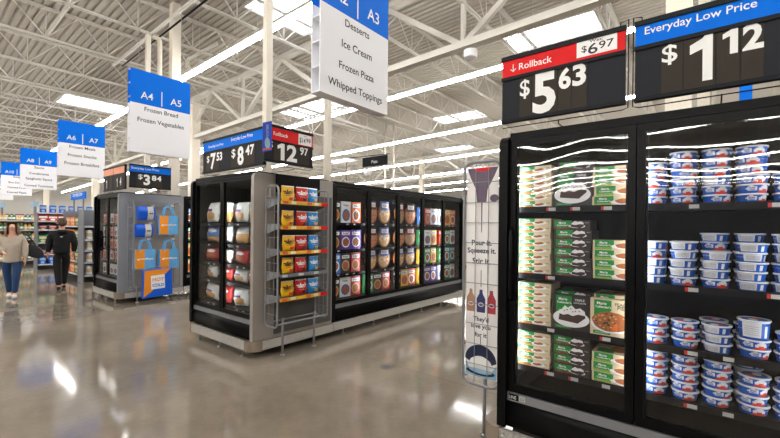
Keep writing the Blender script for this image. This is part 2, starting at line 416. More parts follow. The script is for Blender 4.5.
def cabinet(name, label, tf, a0, nd, dw, depth, shelf_z, lo, hi, bump, handles=(), org=None, front_b=0.03, glass=None, tags=True, led=None, bo=(.032, .032)):
    """a: along the face, b: into the cabinet. lo/hi: end panel materials. bump: sides with a bumper."""
    Wd = nd*dw + .12; a1 = a0 + Wd
    org = org or tf((a0+a1)/2, depth/2, 0)
    r = thing(name, label, 'freezer', org)
    def M(): return MB(org, tf)
    g = .0015
    b = M(); b.m(BLACK); b.box(a0+.06+g, a1-.06-g, .072, depth-.02, 2.222, 2.27)
    b.m(LINER); b.box(a0+.06+g, a1-.06-g, .84, depth-.02, .215, 2.22); b.m(SILL); b.box(a0+.06+g, a1-.06-g, .125, .838, .215, .5)
    b.m(LINER); b.box(a0+.06+g, a1-.06-g, .125, .838, 2.19, 2.22)
    b.build('cabinet_body', r)
    R = .07; pr = [(front_b, .216), (depth, .216), (depth, 2.25)] + [(front_b+R-R*sin(t), 2.25-R+R*cos(t)) for t in [pi/2*k/5 for k in range(6)]]
    for (p0, p1, pm) in ((a0, a0+.06, lo), (a1-.06, a1, hi)):
        b = M(); b.m(pm); b.prism([(q[0], q[1]) for q in pr], 'x', p0, p1); b.build('end_panel', r)
    for d in range(nd):
        d0 = a0+.06+d*dw+.003; d1 = d0+dw-.006; s = .042; z0, z1 = .462, 2.218
        b = M(); b.m(BLACKF)
        for (q0, q1, u0, u1) in ((d0, d0+s, z0, z1), (d1-s, d1, z0, z1), (d0+s, d1-s, z0, z0+.055), (d0+s, d1-s, z1-.045, z1)): b.box(q0, q1, .07, .112, u0, u1)
        for (q0, q1, u0, u1) in ((d0+s, d0+s+.012, z0+.055, z1-.045), (d1-s-.012, d1-s, z0+.055, z1-.045)): b.box(q0, q1, .098, .112, u0, u1)
        dr = b.build('door', r)
        b = M(); b.m(glass or GLASS); b.box(d0+s+.0005, d1-s-.0005, .084, .090, z0+.0555, z1-.0455); b.build('glass_pane', dr)
        if d < len(handles) and handles[d] is not None:
            ha = d0 + .02 if handles[d] == 'lo' else d1 - .02
            b = M(); b.m(BLACKF, True); b.tube([(ha, .069, 1.1), (ha, .035, 1.12), (ha, .035, 1.58), (ha, .069, 1.6)], .011, 8); b.build('handle', dr)
    b = M(); b.m(STRIP); b.box(a0+.06+g, a1-.06-g, .062, .123, .40, .458); b.build('lower_strip', r)
    b = M(); b.m(BLACK, True); b.prism([(.062, .218), (.05, .25), (.046, .3), (.05, .35), (.062, .385), (.08, .398), (.12, .398), (.12, .218)], 'x', a0+.06+g, a1-.06-g); b.build('kick_panel', r)
    # bumper rail
    zl, zh = .10, .21
    b = M(); b.m(TREAD); b.box(a0+(.15-bo[0] if 'lo' in bump else 0), a1-(.15-bo[1] if 'hi' in bump else 0), 0, .028, zl, zh); b.box(a0+(.15-bo[0] if 'lo' in bump else 0), a1-(.15-bo[1] if 'hi' in bump else 0), 0, .029, zh, zh+.003); b.build('bumper_rail', r)
    for sd in ('lo', 'hi'):
        if sd not in bump: continue
        ao = a0-bo[0] if sd == 'lo' else a1+bo[1]; sg = 1 if sd == 'lo' else -1
        b = M(); b.m(TREAD); q = sorted((ao, ao+sg*.028)); b.box(q[0], q[1], .146, depth, zl, zh); q = sorted((ao, (a0 if sd == 'lo' else a1)+.001*(-sg))); b.m(CORNER).box(q[0], q[1], .15, depth, zh, zh+.004); b.build('bumper_rail', r)
        cx, cy, Ro, Ri = ao+sg*.15, .145, .153, .055
        arc = [(pi/2)*k/8 for k in range(9)]
        poly = [(cx-sg*Ro*cos(t), cy-Ro*sin(t)) for t in arc] + [(cx-sg*Ri*cos(t), cy-Ri*sin(t)) for t in arc[::-1]]
        b = M(); b.m(CORNER, False); b.prism(poly, 'z', zl-.008, zh+.008); b.build('bumper_corner', r)
    b = M(); b.m(DKGREY); b.box(a0+.05, a1-.05, .2, depth-.05, .1, .2135); b.build('base_tray', r)
    nl = max(2, int(Wd/.75)+1)
    for k in range(nl):
        a = a0+.25+(Wd-.5)*k/(nl-1)
        b = M(); b.m(CHROME, True); cx_, cy_, _ = tf(a, .06, 0)
        b2 = MB(org); b2.m(CHROME, True); b2.lathe([(.028, 0), (.028, .008), (.011, .012), (.011, .1)], 10, (cx_, cy_, 0)); b2.build('levelling_leg', r)
    for z in shelf_z:
        b = M(); b.m(SHELFM); b.box(a0+.07, a1-.07, .16, .83, z-.016, z)
        for d in range(nd):
            d0 = a0+.06+d*dw
            b.box(d0+.03, d0+dw-.03, .148, .158, z-.034, z+.006)
        sh = b.build('shelf', r)
        if tags:
            b = M()
            for d in range(nd):
                d0 = a0+.06+d*dw
                for q in (.18, .42, .62):
                    if random.random() < .6:
                        aa = d0 + q*dw
                        b.m(TAG).box(aa, aa+.045, .146, .1478, z-.026, z-.004)
                        if random.random() < .5: b.m(TAGRED).box(aa+.046, aa+.06, .146, .1478, z-.026, z-.004)
            b.build('price_tag_strip', sh)
    if True:
        for d in (range(nd+1) if led is None else range(led)):
            a = a0+.06+d*dw
            b = M(); b.m(BLACKF); aa = min(max(a, a0+.062+.024), a1-.062-.024); b.box(aa-.024, aa+.024, .114, .120, .5005, 2.189); ml = b.build('mullion', r)
            b = M(); b.m(LED); b.box(aa-.02, aa+.02, .1205, .125, .56, 2.14); b.build('light_strip', ml)
    return r, org

ENDX = 2.63
CABR, _ = cabinet('endcap_freezer', 'black two-door endcap freezer of green pie boxes and blue tubs, below the 5.63 price', tfX(ENDX), -.503, 2, .763, 1.3, (1.75, 1.285, .93, .635), BLACK, BLACK, ('lo', 'hi'), ('lo', 'hi'), bo=(.032, .12))
CABM, _ = cabinet('endcap_freezer', 'black two-door endcap freezer of bagged food beside the candy rack', tfX(ENDX), 4.20, 2, .748, 1.3, (1.63, 1.345, 1.08, .84, .52), GREYP, BLACK, ('lo', 'hi'), ('hi', None), led=2)
CABS, _ = cabinet('endcap_freezer', 'black and grey endcap freezer beside the hanging shopping bags', tfX(2.78), 9.25, 2, .735, 1.3, (1.63, 1.345, 1.08, .84, .52), GREYB, BLACK, ('lo', 'hi'), ('hi', None), glass=GLASS2, led=1)
AZ = (1.66, 1.25, .885, .51)
LONG, _ = cabinet('aisle_freezer', 'long black five-door freezer of pizzas behind the candy rack', tfY(4.18), 3.955, 5, .775, 1.0, AZ, BLACK, BLACK, (), glass=GLASS2, led=5)
LONG2, _ = cabinet('aisle_freezer', 'long black five-door freezer across from the pizza freezer', tfYn(1.16), 3.96, 5, .775, 1.0, AZ, BLACK, BLACK, (), glass=GLASS2, tags=False)
LONG3, _ = cabinet('aisle_freezer', 'long black freezer of the next aisle, seen past the bagged food endcap', tfY(9.23), 4.11, 5, .775, 1.0, AZ, BLACK, BLACK, (), glass=GLASS2)

# header panel behind the candy rack, side backings
b = MB(CABM.location); b.m(BLACK).box(2.96, 3.66, 4.17, 4.197, 2.02, 2.25); b.build('header_panel', CABM)
b = MB(CABM.location); b.m(DKGREY).box(2.95, 3.9, 4.186, 4.198, .26, 2.015); b.build('side_backing', CABM)
b = MB(CABS.location); b.m(GREYP).box(3.10, 4.05, 9.235, 9.248, .26, 2.06); b.build('side_backing', CABS)
# sticker and tag on the strip of the pie freezer
b = MB(CABR.location); b.m(BLACK).box(2.6890, 2.6915, 1.0, 1.07, .41, .452); b.m(WHITE)
b.text('LINE', (2.6885, 1.066, .418), -Y3, Z3, w=.05, h=.022)
b.m(TAG).box(2.6890, 2.6915, .955, .995, .415, .448); b.m(INK); b.text('53', (2.6885, .988, .42), -Y3, Z3, w=.024, h=.018)
b.build('sticker', CABR)

# ------------------------------------------------------------------ display racks on the endcap sides
def rounded(y0, y1, z0, z1, r, k=5):
    pts = []
    for cx, cz, s in ((y1-r, z1-r, 0), (y0+r, z1-r, pi/2), (y0+r, z0+r, pi), (y1-r, z0+r, 3*pi/2)):
        pts += [(cx+r*cos(s+pi/2*t/k), cz+r*sin(s+pi/2*t/k)) for t in range(k+1)]
    return pts
def rack(label, x0, x1, ya, yb, z0, z1, shelves, front, legs, leg_y=None, brackets=True):
    """ya: at the cabinet; yb: open front."""
    r = thing('display_rack', label, 'display rack', ((x0+x1)/2, (ya+yb)/2, 0)); org = r.location.copy()
    lo, hi = min(ya, yb), max(ya, yb)
    for x in (x0, x1):
        b = MB(org); b.m(RACKM, True); loop = rounded(lo+.012, hi-.012, z0, z1, .06)
        b.tube([(x, p[0], p[1]) for p in loop], .012, 8, True)
        o = b.build('side_frame', r)
        b = MB(org); b.m(RACKM)
        nz = int((z1-z0)/.15)
        for k in range(1, nz): z = z0+(z1-z0)*k/nz; b.tube([(x, lo+.015, z), (x, hi-.015, z)], .003, 5)
        for q in (.33, .66): y = lo+(hi-lo)*q; b.tube([(x, y, z0), (x, y, z1)], .003, 5)
        b.build('wire_grid', o)
    for z in (z0+.03, z1-.12):
        b = MB(org); b.m(RACKM, True).tube([(x0, ya+(.02 if yb > ya else -.02), z), (x1, ya+(.02 if yb > ya else -.02), z)], .009, 8); b.build('cross_bar', r)
    b = MB(org); b.m(RACKM, True).tube([(x0, yb+(-.014 if yb > ya else .014), z0+.04), (x1, yb+(-.014 if yb > ya else .014), z0+.04)], .011, 8); b.build('cross_bar', r)
    for x in legs:
        b = MB(org); b.m(RACKM, True); y = leg_y or (ya*.75+yb*.25); b.tube([(x, y, .012), (x, y, z0+.06)], .015, 8); b.m(CHROME); b.lathe([(.03, 0), (.03, .012)], 12, (x, y, 0)); b.build('leg', r)
    for i, z in enumerate(shelves):
        b = MB(org); b.m(DKGREY); b.box(x0+.02, x1-.02, lo+.02, hi-.012, z-.012, z); o = b.build('shelf', r)
        yf = yb + (.006 if yb > ya else -.006)
        b = MB(org); b.m(front[i][0]); q = sorted((yf, yf+(.004 if yb > ya else -.004))); b.box(x0+.02, x1-.02, q[0], q[1], z-.035, z+.008)
        yy = q[0]-.0006
        for j in range(6):
            xx = x0+.05+j*.12
            b.m(front[i][1 + j % (len(front[i])-1)]).box(xx, xx+.075, yy, yy+.0004, z-.03, z+.003)
        if front[i][0] is PRICEY: b.m(RED).box(x1-.14, x1-.02, yy-.0006, yy-.0002, z-.035, z+.008)
        b.build('price_rail', o)
        for x in (x0+.006, x1-.018) if brackets else ():
            b = MB(org); b.m(RACKM); ys, ye = ya+(.02 if yb > ya else -.02), yb
            b.prism([(ys, z-.09), (ye, z-.02), (ye, z+.03), (ys, z+.03)], 'x', x, x+.012); b.build('bracket', o)
    return r
PRICEY = mat('yellow_price_rail', (232, 176, 48), 0.5); PRICEO = mat('orange_price_label', (224, 96, 40), 0.5); PRICEW = mat('pale_price_label', (240, 224, 190), 0.5)
PRICEG = mat('grey_price_rail', (120, 122, 126), 0.4)
MZ = (1.90, 1.60, 1.298, 1.026, .743)
yl = (PRICEY, PRICEO, PRICEW, PRICEY)
MR = rack('grey wire side rack of five candy shelves on the middle endcap', 2.80, 3.58, 4.165, 3.90, .40, 2.08, MZ, (yl, yl, yl, (PRICEG, TAG, PRICEG), yl), (3.015, 3.52))
PR = rack('grey wire side rack holding the tall white poster by the pie freezer', 2.80, 3.58, 1.18, 1.50, .40, 2.11, (1.9, 1.3, .7), (yl, yl, yl), (2.86, 3.5), 1.33, False)
BR = rack('grey wire side rack of hanging shopping bags on the far endcap', 2.97, 3.86, 9.215, 8.90, .30, 2.08, (), (), (3.12, 3.72))
b = MB(BR.location); b.m(RACKM); b.box(3.06, 3.72, 9.17, 9.195, 2.0, 2.09); b.build('top_plate', BR)

# tall poster in the side panel of the rack
CAPW = mat('poster_white', (240, 236, 233), 0.4, var=0.03); PLUM = mat('poster_plum', (92, 72, 92), 0.35, var=0.25, scale=9); NAVY = mat('poster_navy', (30, 38, 70), 0.4, var=0.1)
ICE = mat('poster_ice_blue', (150, 184, 208), 0.4, var=0.15, scale=12); BTAN = mat('bottle_tan', (172, 132, 108), 0.4); BBLU = mat('bottle_blue', (60, 62, 112), 0.4); BRED = mat('bottle_red', (176, 60, 72), 0.4)
px = 2.8125; b = MB((px, 1.34, .45)); b.m(CAPW).box(px, px+.006, 1.213, 1.472, .455, 2.07)
f = px-.0006
def pq(y, z, k=0): return (f-k*.0004, y, z)
yc = 1.345; H = Vector((0, -1, 0))
b.m(PLUM); b.ngon([pq(1.47, 2.065), pq(1.215, 2.065), pq(1.25, 1.99), pq(1.30, 1.90), pq(1.31, 1.80), pq(1.385, 1.80), pq(1.395, 1.90), pq(1.44, 1.99)])
b.m(RED); b.ngon([pq(1.43, 2.066, 1), pq(1.26, 2.066, 1), pq(1.30, 2.04, 1), pq(1.38, 2.04, 1)])
b.m(PLUM); b.ell(pq(1.245, 1.83), H, Z3, .035, .028); b.ngon([pq(1.352, 1.80), pq(1.340, 1.80), pq(1.343, 1.57), pq(1.349, 1.57)])
b.ngon([pq(1.349, 1.28), pq(1.343, 1.28), pq(1.343, 1.15), pq(1.349, 1.15)])
b.m(NAVY)
for k, (t, w) in enumerate((('Pour it.', .165), ('Squeeze it.', .235), ('Stir it.', .15))): b.text(t, pq(yc, 1.47-k*.072), H, Z3, w=w, bold=.025, align='c')
for k, (y, bmt) in enumerate(((1.43, BTAN), (1.345, BBLU), (1.26, BRED))):
    b.m(bmt); b.ngon([pq(y+.034, .955), pq(y-.034, .955), pq(y-.036, 1.06), pq(y-.014, 1.10), pq(y-.012, 1.13), pq(y+.012, 1.13), pq(y+.014, 1.10), pq(y+.036, 1.06)])
    b.m(WHITE); b.ell(pq(y, 1.015, 1), H, Z3, .024, .016); b.m(bmt); b.ell(pq(y, 1.015, 2), H, Z3, .017, .010)
b.m(NAVY)
for k, (t, w) in enumerate((("They'd", .115), ('love you', .145), ('for it', .09))): b.text(t, pq(yc, .875-k*.055), H, Z3, w=w*1.1, bold=.025, align='c')
b.ngon([pq(1.349, .77), pq(1.343, .77), pq(1.343, .69), pq(1.349, .69)])
arc = [pi*k/14 for k in range(15)]
b.ngon([pq(yc+.13*cos(t), .585+.12*sin(t)) for t in arc] + [pq(yc+.09*cos(t), .565+.05*sin(t)) for t in arc[::-1]])
b.m(WHITE); b.ell(pq(yc, .57, 1), H, Z3, .075, .05)
b.m(ICE); b.ngon([pq(1.470, .58), pq(1.44, .52), pq(1.25, .52), pq(1.215, .57), pq(1.215, .457), pq(1.470, .457)])
b.m(NAVY); b.ngon([pq(yc+.12*cos(t), .50-.03*sin(t), 1) for t in arc] + [pq(yc+.1*cos(t), .515-.03*sin(t), 1) for t in arc[::-1]])
tag(b.build('poster', fixn=False), 'tall white poster about pouring and stirring, in the wire side panel by the pie freezer', 'poster')

# ------------------------------------------------------------------ price signs
def price_sign(label, tf, u0, u1, z0, z1, bandz, sections, org, hanger=True, far_arm=False):
    """tf(u, n, z): u along the reading direction, n towards the reader."""
    r = thing('price_sign', label, 'price sign', org)
    def M(): return MB(org, tf)
    b = M(); b.m(SIGNB).box(u0, u1, -.03, 0, z0, z1)
    b.m(SIGNF).box(u0-.004, u1+.004, -.034, .012, z1-.028, z1); b.box(u0-.004, u1+.004, -.034, .012, z0, z0+.02); b.box(u0-.004, u1+.004, 0, .010, bandz-.022, bandz)
    b.build('frame', r)
    for sec in sections:
        o = M(); o.m(sec['band']).box(sec['u0'], sec['u1'], .0005, .004, bandz+.001, z1-.029)
        band = o.build('header_strip', r)
        if sec.get('text'):
            t = sec['text']; b = M(); b.m(WHITE)
            b.text(t[0], (t[1], .0046, t[2]), X3, Z3, w=t[3], bold=.008)
            if sec.get('arrow'):
                ua, za, h = sec['arrow']
                b.tube([(ua, .005, za+h), (ua, .005, za)], h*.07, 4); b.tube([(ua-h*.35, .005, za+h*.38), (ua, .005, za), (ua+h*.35, .005, za+h*.38)], h*.07, 4)
            b.build('lettering', band, fixn=False)
        if sec.get('was'):
            w = sec['was']; b = M(); b.m(WHITE).box(w['u0'], w['u1'], .0045, .0055, w['z0'], w['z1']); o = b.build('insert_card', r)
            for (s_, u, z, ww, hh) in w['t']:
                b = M(); b.m(INK).text(s_, (u, .0062, z), X3, Z3, w=ww, h=hh, bold=.01); b.build('lettering', o, fixn=False)
        for (c0, c1) in sec.get('cards', ()):
            b = M(); b.m(CARD).box(c0, c1, .0005, .003, z0+.022, bandz-.026); b.build('digit_card', r)
        for (s_, u, z, w, h) in sec['digits']:
            b = M(); b.m(WHITE).digits(s_, (u, .0038, z), X3, Z3, h, w); b.build('price_lettering', r, fixn=False)
    if hanger:
        for s0, s1 in hanger:
            d = 1 if s0 > s1 else -1
            b = M(); b.m(SIGNF, True)
            b.tube([(s0-.03*d, -.02, z1-.01), (s0-.03*d, -.02, z1+.03), (s0+.012*d, -.02, z1+.04), (s0+.012*d, -.02, z0-.02), (s0-.02*d, -.02, z0-.03), (s1, -.02, z0-.03)], .0035, 6)
            b.tube([((s0+s1)/2, -.02, z0-.026), ((s0+s1)/2, -.02, 2.2795), ((s0+s1)/2, -.12, 2.2785), ((s0+s1)/2, -.5 if far_arm else -.15, 2.275)], .004, 6)
            b.build('wire_hanger', r)
    return r
def rdX(x): return lambda u, n_, z: (x-n_, -u, z)           # read from -X: u = -Y
def rdY(y): return lambda u, n_, z: (u, y-n_, z)            # read from -Y: u = +X
# 5.63
price_sign('black price sign reading 5.63 under a red Rollback strip above the pie freezer', rdX(2.64), -1.118, -.373, 2.333, 2.787, 2.645,
    [dict(band=RED, u0=-1.117, u1=-.374, text=('Rollback', -1.0, 2.678, .215), arrow=(-1.04, 2.675, .05),
          was=dict(u0=-.636, u1=-.416, z0=2.662, z1=2.792-.035, t=(('Was:', -.565, 2.738, .075, .017), ('$', -.608, 2.682, .030, .045), ('6', -.572, 2.668, .054, .064), ('97', -.512, 2.686, .08, .046))),
          cards=((-.995, -.915), (-.911, -.75), (-.746, -.668), (-.664, -.575)),
          digits=(('$', -.992, 2.475, .072, .13), ('5', -.906, 2.357, .16, .265), ('6', -.742, 2.487, .08, .136), ('3', -.66, 2.49, .086, .136)))],
    (2.64, .745, 2.333), ((-.373, -1.12), ))
price_sign('black price sign reading 1.12 under a blue strip above the tub freezer door', rdX(2.64), -.325, .44, 2.333, 2.787, 2.645,
    [dict(band=BLUE, u0=-.324, u1=.439, text=('Everyday Low Price', -.279, 2.690, .467),
          cards=((-.2, -.105), (-.10, .03), (.035, .125), (.13, .213)),
          digits=(('$', -.198, 2.505, .076, .112), ('1', -.095, 2.385, .115, .242), ('12', .050, 2.498, .17, .13)))],
    (2.64, -.06, 2.333), ((-.325, .44), ))
b = MB(CABR.location)
price_sign('black double price sign reading 7.53 and 8.47 over the bagged food freezer', rdX(2.64), -5.406, -3.976, 2.31, 2.75, 2.60,
    [dict(band=BLUE, u0=-5.405, u1=-4.72, text=('Everyday Low Price', -5.25, 2.63, .38), cards=((-5.32, -4.97),),
          digits=(('$', -5.30, 2.44, .075, .1), ('7', -5.2, 2.35, .15, .215), ('53', -5.04, 2.45, .15, .11))),
     dict(band=BLUE, u0=-4.72, u1=-3.977, text=('Everyday Low Price', -4.68, 2.65, .48), cards=((-4.68, -4.4), (-4.38, -4.15)),
          digits=(('$', -4.67, 2.44, .10, .12), ('8', -4.53, 2.345, .15, .23), ('47', -4.35, 2.45, .19, .12)))],
    (2.64, 4.7, 2.31), ((-5.406, -5.0), (-3.976, -4.5)))
price_sign('black price sign reading 12.97 under a red Rollback strip above the candy rack', rdY(3.82), 2.545, 3.225, 2.325, 2.745, 2.575,
    [dict(band=RED, u0=2.546, u1=3.224, text=('Rollback', 2.655, 2.63, .2),
          was=dict(u0=3.005, u1=3.205, z0=2.585, z1=2.712, t=(('Was:', 3.08, 2.69, .05, .012), ('$14', 3.02, 2.60, .09, .07), ('98', 3.12, 2.625, .07, .05))),
          cards=((2.66, 2.86), (2.865, 3.02), (3.025, 3.17)),
          digits=(('$', 2.60, 2.47, .055, .09), ('12', 2.68, 2.36, .32, .2), ('97', 3.03, 2.46, .13, .1)))],
    (2.885, 3.82, 2.325), ((3.225, 2.7), ), far_arm=True)
price_sign('black price sign reading 3.84 under a blue strip above the hanging shopping bags', rdY(8.82), 2.86, 3.62, 2.335, 2.80, 2.65,
    [dict(band=BLUE, u0=2.861, u1=3.619, text=('Everyday Low Price', 2.89, 2.69, .50), cards=((2.98, 3.24), (3.25, 3.45)),
          digits=(('$', 3.01, 2.50, .085, .11), ('3', 3.105, 2.40, .13, .215), ('84', 3.255, 2.50, .19, .11)))],
    (3.24, 8.82, 2.335), ((3.62, 3.2), ), far_arm=True)
PEACH = mat('sign_peach', (232, 150, 112), 0.5); PAPER = mat('grey_paper', (205, 205, 205), 0.6)
sg = price_sign('black price sign with peach strips and white papers over the far endcap freezer', rdX(2.79), -10.1, -8.85, 2.30, 2.78, 2.62,
    [dict(band=PEACH, u0=-10.09, u1=-9.50, cards=((-10.0, -9.8), (-9.75, -9.55)), digits=(('1', -9.93, 2.36, .05, .18),)),
     dict(band=PEACH, u0=-9.48, u1=-8.88, cards=((-9.4, -9.2), (-9.15, -8.95)), digits=(('1', -9.3, 2.36, .05, .18), ('4', -9.12, 2.38, .09, .16)))],
    (2.79, 9.45, 2.30), ((-10.1, -9.6), ))
# blue hanging tag at the corner of the signs
BTAG = mat('blue_hang_tag', (40, 74, 196), 0.4, var=0.3, scale=14)
b = MB((2.57, 3.79, 2.4)); b.m(BTAG).prism([(2.51, 2.41), (2.63, 2.45), (2.625, 2.78), (2.51, 2.735)], 'y', 3.804, 3.8075)
b.m(ICE); b.ell((2.57, 3.8035, 2.52), X3, Z3, .035, .06); b.m(ORANGE); b.ngon([(2.515, 3.8033, 2.43), (2.62, 3.8033, 2.462), (2.62, 3.8033, 2.48), (2.515, 3.8033, 2.45)])
b.m(ICE); b.text('FOSTER', (2.585, 3.8033, 2.58), Z3, -X3, w=.15, bold=.01)
tag(b.build('hang_tag', fixn=False), 'small blue tag hanging at the corner between the 8.47 and 12.97 price signs', 'tag')

# ------------------------------------------------------------------ hanging aisle signs
def aisle_sign(y, x0, c1, c2, lines, label):
    w, h, z0, d = 1.03, 1.475, 2.9, .13; x1 = x0+w; z1 = z0+h; zb = z0+.875
    r = thing('aisle_sign', label, 'aisle sign', ((x0+x1)/2, y, z0)); org = r.location.copy()
    b = MB(org); b.m(SIGNW).box(x0, x1, y, y+.012, z0, zb); b.m(BLUE).box(x0, x1, y, y+.012, zb, z1); fp = b.build('front_panel', r)
    b = MB(org); b.m(SIGNW).box(x0, x1, y+d-.012, y+d, z0, zb); b.m(BLUE).box(x0, x1, y+d-.012, y+d, zb, z1); b.build('rear_panel', r)
    b = MB(org); b.m(SIGNW)
    n = 6
    for k in range(n+1): z = z0+(h-.012)*k/n; b.box(x0+.001, x1-.001, y+.0125, y+d-.0125, z, z+.012)
    b.box(x0+.09, x0+.1, y+.0125, y+d-.0125, z0+.012, z1-.012); b.box(x1-.1, x1-.09, y+.0125, y+d-.0125, z0+.012, z1-.012); b.build('core_frame', r)
    b = MB(org); b.m(WHITE); yf = y-.0012
    xm = (x0+x1)/2
    b.text(c1, (xm-.25, yf, zb+.1), X3, Z3, h=.125, bold=.008, align='c'); b.build('number_lettering', fp, fixn=False)
    b = MB(org); b.m(WHITE).text(c2, (xm+.25, yf, zb+.1), X3, Z3, h=.125, bold=.008, align='c'); b.build('number_lettering', fp, fixn=False)
    b = MB(org); b.m(WHITE).box(xm-.008, xm+.008, yf, yf+.001, zb+.03, zb+.30); b.build('divider_line', fp)
    b = MB(org); b.m(INK)
    for k, (t, tw) in enumerate(lines):
        b = MB(org); b.m(INK).text(t, (xm, yf, zb-.12-k*.225), X3, Z3, w=tw, align='c', bold=.012); b.build('lettering', fp, fixn=False)
    for xx in (x0+.15, x1-.15):
        b = MB(org); b.m(CHROME).tube([(xx, y+d/2, z1), (xx, y+d/2, roofz(y+d/2)-.02)], .004, 5); b.build('hanging_cable', r)
    return r
aisle_sign(2.9, 2.53, 'A2', 'A3', (('Desserts', .37), ('Ice Cream', .46), ('Frozen Pizza', .53), ('Whipped Toppings', .82)), 'hanging aisle sign A2 A3 listing desserts and ice cream')
aisle_sign(7.93, 2.57, 'A4', 'A5', (('Frozen Bread', .58), ('Frozen Vegetables', .80)), 'hanging aisle sign A4 A5 listing frozen bread and vegetables')
aisle_sign(13.4, 2.69, 'A6', 'A7', (('Frozen Meals', .58), ('Frozen Snacks', .64), ('Frozen Breakfast', .78)), 'hanging aisle sign A6 A7 listing frozen meals and snacks')
aisle_sign(19.5, 2.84, 'A8', 'A9', (('Sauce', .28), ('Condiments', .55), ('Spaghetti Sauce', .75), ('Canned Tomatoes', .82)), 'hanging aisle sign A8 A9 listing sauce and condiments')
aisle_sign(24.6, 2.95, 'A10', 'A11', (('Soup', .25), ('Box Dinners', .55), ('Canned Meat', .62), ('Canned Pasta', .66)), 'hanging aisle sign A10 A11 behind the A8 A9 sign')
aisle_sign(30.0, 3.05, 'A12', 'A13', (('Rice', .2), ('Pasta', .28)), 'hanging aisle sign A12 A13, mostly hidden behind the A10 A11 sign')

# utility posts, pipes, small hanging fixtures
def post(x, y, w, z0, label, top=None, elbow=None):
    b = MB((x, y, z0)); b.m(COLUMN)
    zt = top or roofz(y)-.02
    if elbow: b.m(COLUMN, True).tube([(x, y, z0), (x, y, zt-.15), (x+elbow*.04, y, zt-.05), (x+elbow*.15, y, zt), (x+elbow*.9, y, zt)], w/2, 10)
    else: b.box(x-w/2, x+w/2, y-w/2, y+w/2, z0, zt)
    return tag(b.build('utility_post'), label, 'post')
post(3.37, 5.0, .10, 2.271, 'cream square utility post rising from the top of the bagged food freezer')
post(4.32, 4.75, .09, 2.271, 'cream square utility post rising behind the candy rack')
post(5.1, .03, .10, 2.271, 'thin cream utility post seen between the 1.12 sign and the tub freezer top')
post(4.13, 9.9, .19, 2.271, 'thick white utility post above the shopping bag rack')
post(3.80, 9.9, .10, 2.271, 'white bent pipe with an elbow above the shopping bag rack', 5.9, -.2)
post(3.55, 9.9, .09, 2.271, 'thinner straight white post above the shopping bag rack', 5.9)
for x, zc in ((15.1, 12.4), (15.4, 12.1)):
    b = MB((x, zc, 0)); b.m(STEEL, True).tube([(x, zc, 0), (x, zc, roofz(zc)-.01)], .045, 8)
    tag(b.build('conduit'), 'thin white conduit above the pizza freezer, %s the hanging black sign' % ('just behind' if x == 15.1 else 'just past'), 'conduit')
b = MB((7.3, 3.3, 5.3)); b.m(SIGNW, True); pos = (7.4, 3.83, 5.12)
b = MB(pos); b.m(SIGNW, False).lathe([(.12, .16), (.14, .15), (.14, .02), (.12, 0)], 20, pos); b.m(STEEL).tube([(pos[0], pos[1], pos[2]+.16), (pos[0], pos[1], roofz(pos[1])-1.7)], .012, 6)
tag(b.build('ceiling_speaker'), 'white round speaker hanging below the roof girder', 'speaker')
dp = (8.0, 7.21, 2.98); b = MB(dp); b.m(SIGNW, True).lathe([(.0, 0), (.05, .015), (.08, .05), (.09, .1), (.05, .16), (.02, .2)], 16, dp, cap=False); b.m(STEEL).tube([(8, 7.21, 3.17), (8, 7.21, roofz(7.21)-.03)], .012, 6)
tag(b.build('dome_camera'), 'white dome camera hanging below the black Pizza sign', 'camera')
b = MB((7.6, -.42, 3.45)); b.m(BLUE).box(7.6, 7.61, -.50, -.36, 3.45, 4.0); b.m(CHROME).tube([(7.605, -.43, 4.0), (7.605, -.43, roofz(0)-.02)], .004, 5); b.m(WHITE).box(7.598, 7.599, -.46, -.40, 3.85, 3.93)
tag(b.build('hanging_banner'), 'small blue hanging banner seen under the 1.12 price sign', 'banner')
# pizza flag sign
r = thing('flag_sign', 'black Pizza sign on a curved pole above the pizza freezer', 'sign', (4.9, 4.3, 2.27)); o_ = r.location.copy()
k_ = 1.02
b = MB(o_); b.m(SIGNF).box(4.55, 4.56, 3.70, 4.20, 2.535, 2.68); p_ = b.build('sign_plate', r)
b = MB(o_); b.m(WHITE).text('Pizza', (4.549, 3.95, 2.58), -Y3, Z3, w=.12, align='c', bold=.01); b.build('lettering', p_, fixn=False)
b = MB(o_); b.m(SIGNF, True).tube([(4.555, 4.56, 2.271), (4.555, 4.56, 2.62), (4.555, 4.53, 2.68), (4.555, 4.46, 2.71), (4.555, 3.66, 2.69)], .006, 6); b.build('pole', r)
# sprinkler pipes under the roof
for (pts, rr, lb) in (([(5.2, 10.0, 6.35), (5.2, 11.6, 6.33), (5.3, 11.9, 6.25), (5.6, 12.0, 6.1), (14, 12.0, 6.1)], .05, 'white curved sprinkler pipe under the roof above the A4 sign'),
                      ([(9.4, YA+.3, 6.0), (9.4, YB-.3, 5.0)], .03, 'straight thin pipe under the roof along the second light row'),
                      ([(3.82, 12.4, 5.9), (3.74, 7.4, 5.98)], .02, 'dark conduit under the roof above the A4 A5 sign'), ([(3.61, 12.4, 5.86), (3.58, 2.0, 6.15)], .035, 'pale square conduit under the roof above the A4 A5 sign'), ([(2.35, 13.0, 6.35), (2.35, 6.5, 6.53)], .04, 'pale pipe under the roof left of the A4 A5 sign')):
    b = MB(pts[0]); b.m(SIGNF if rr == .02 else STEEL, True).tube(pts, rr, 8); tag(b.build('roof_pipe'), lb, 'pipe')

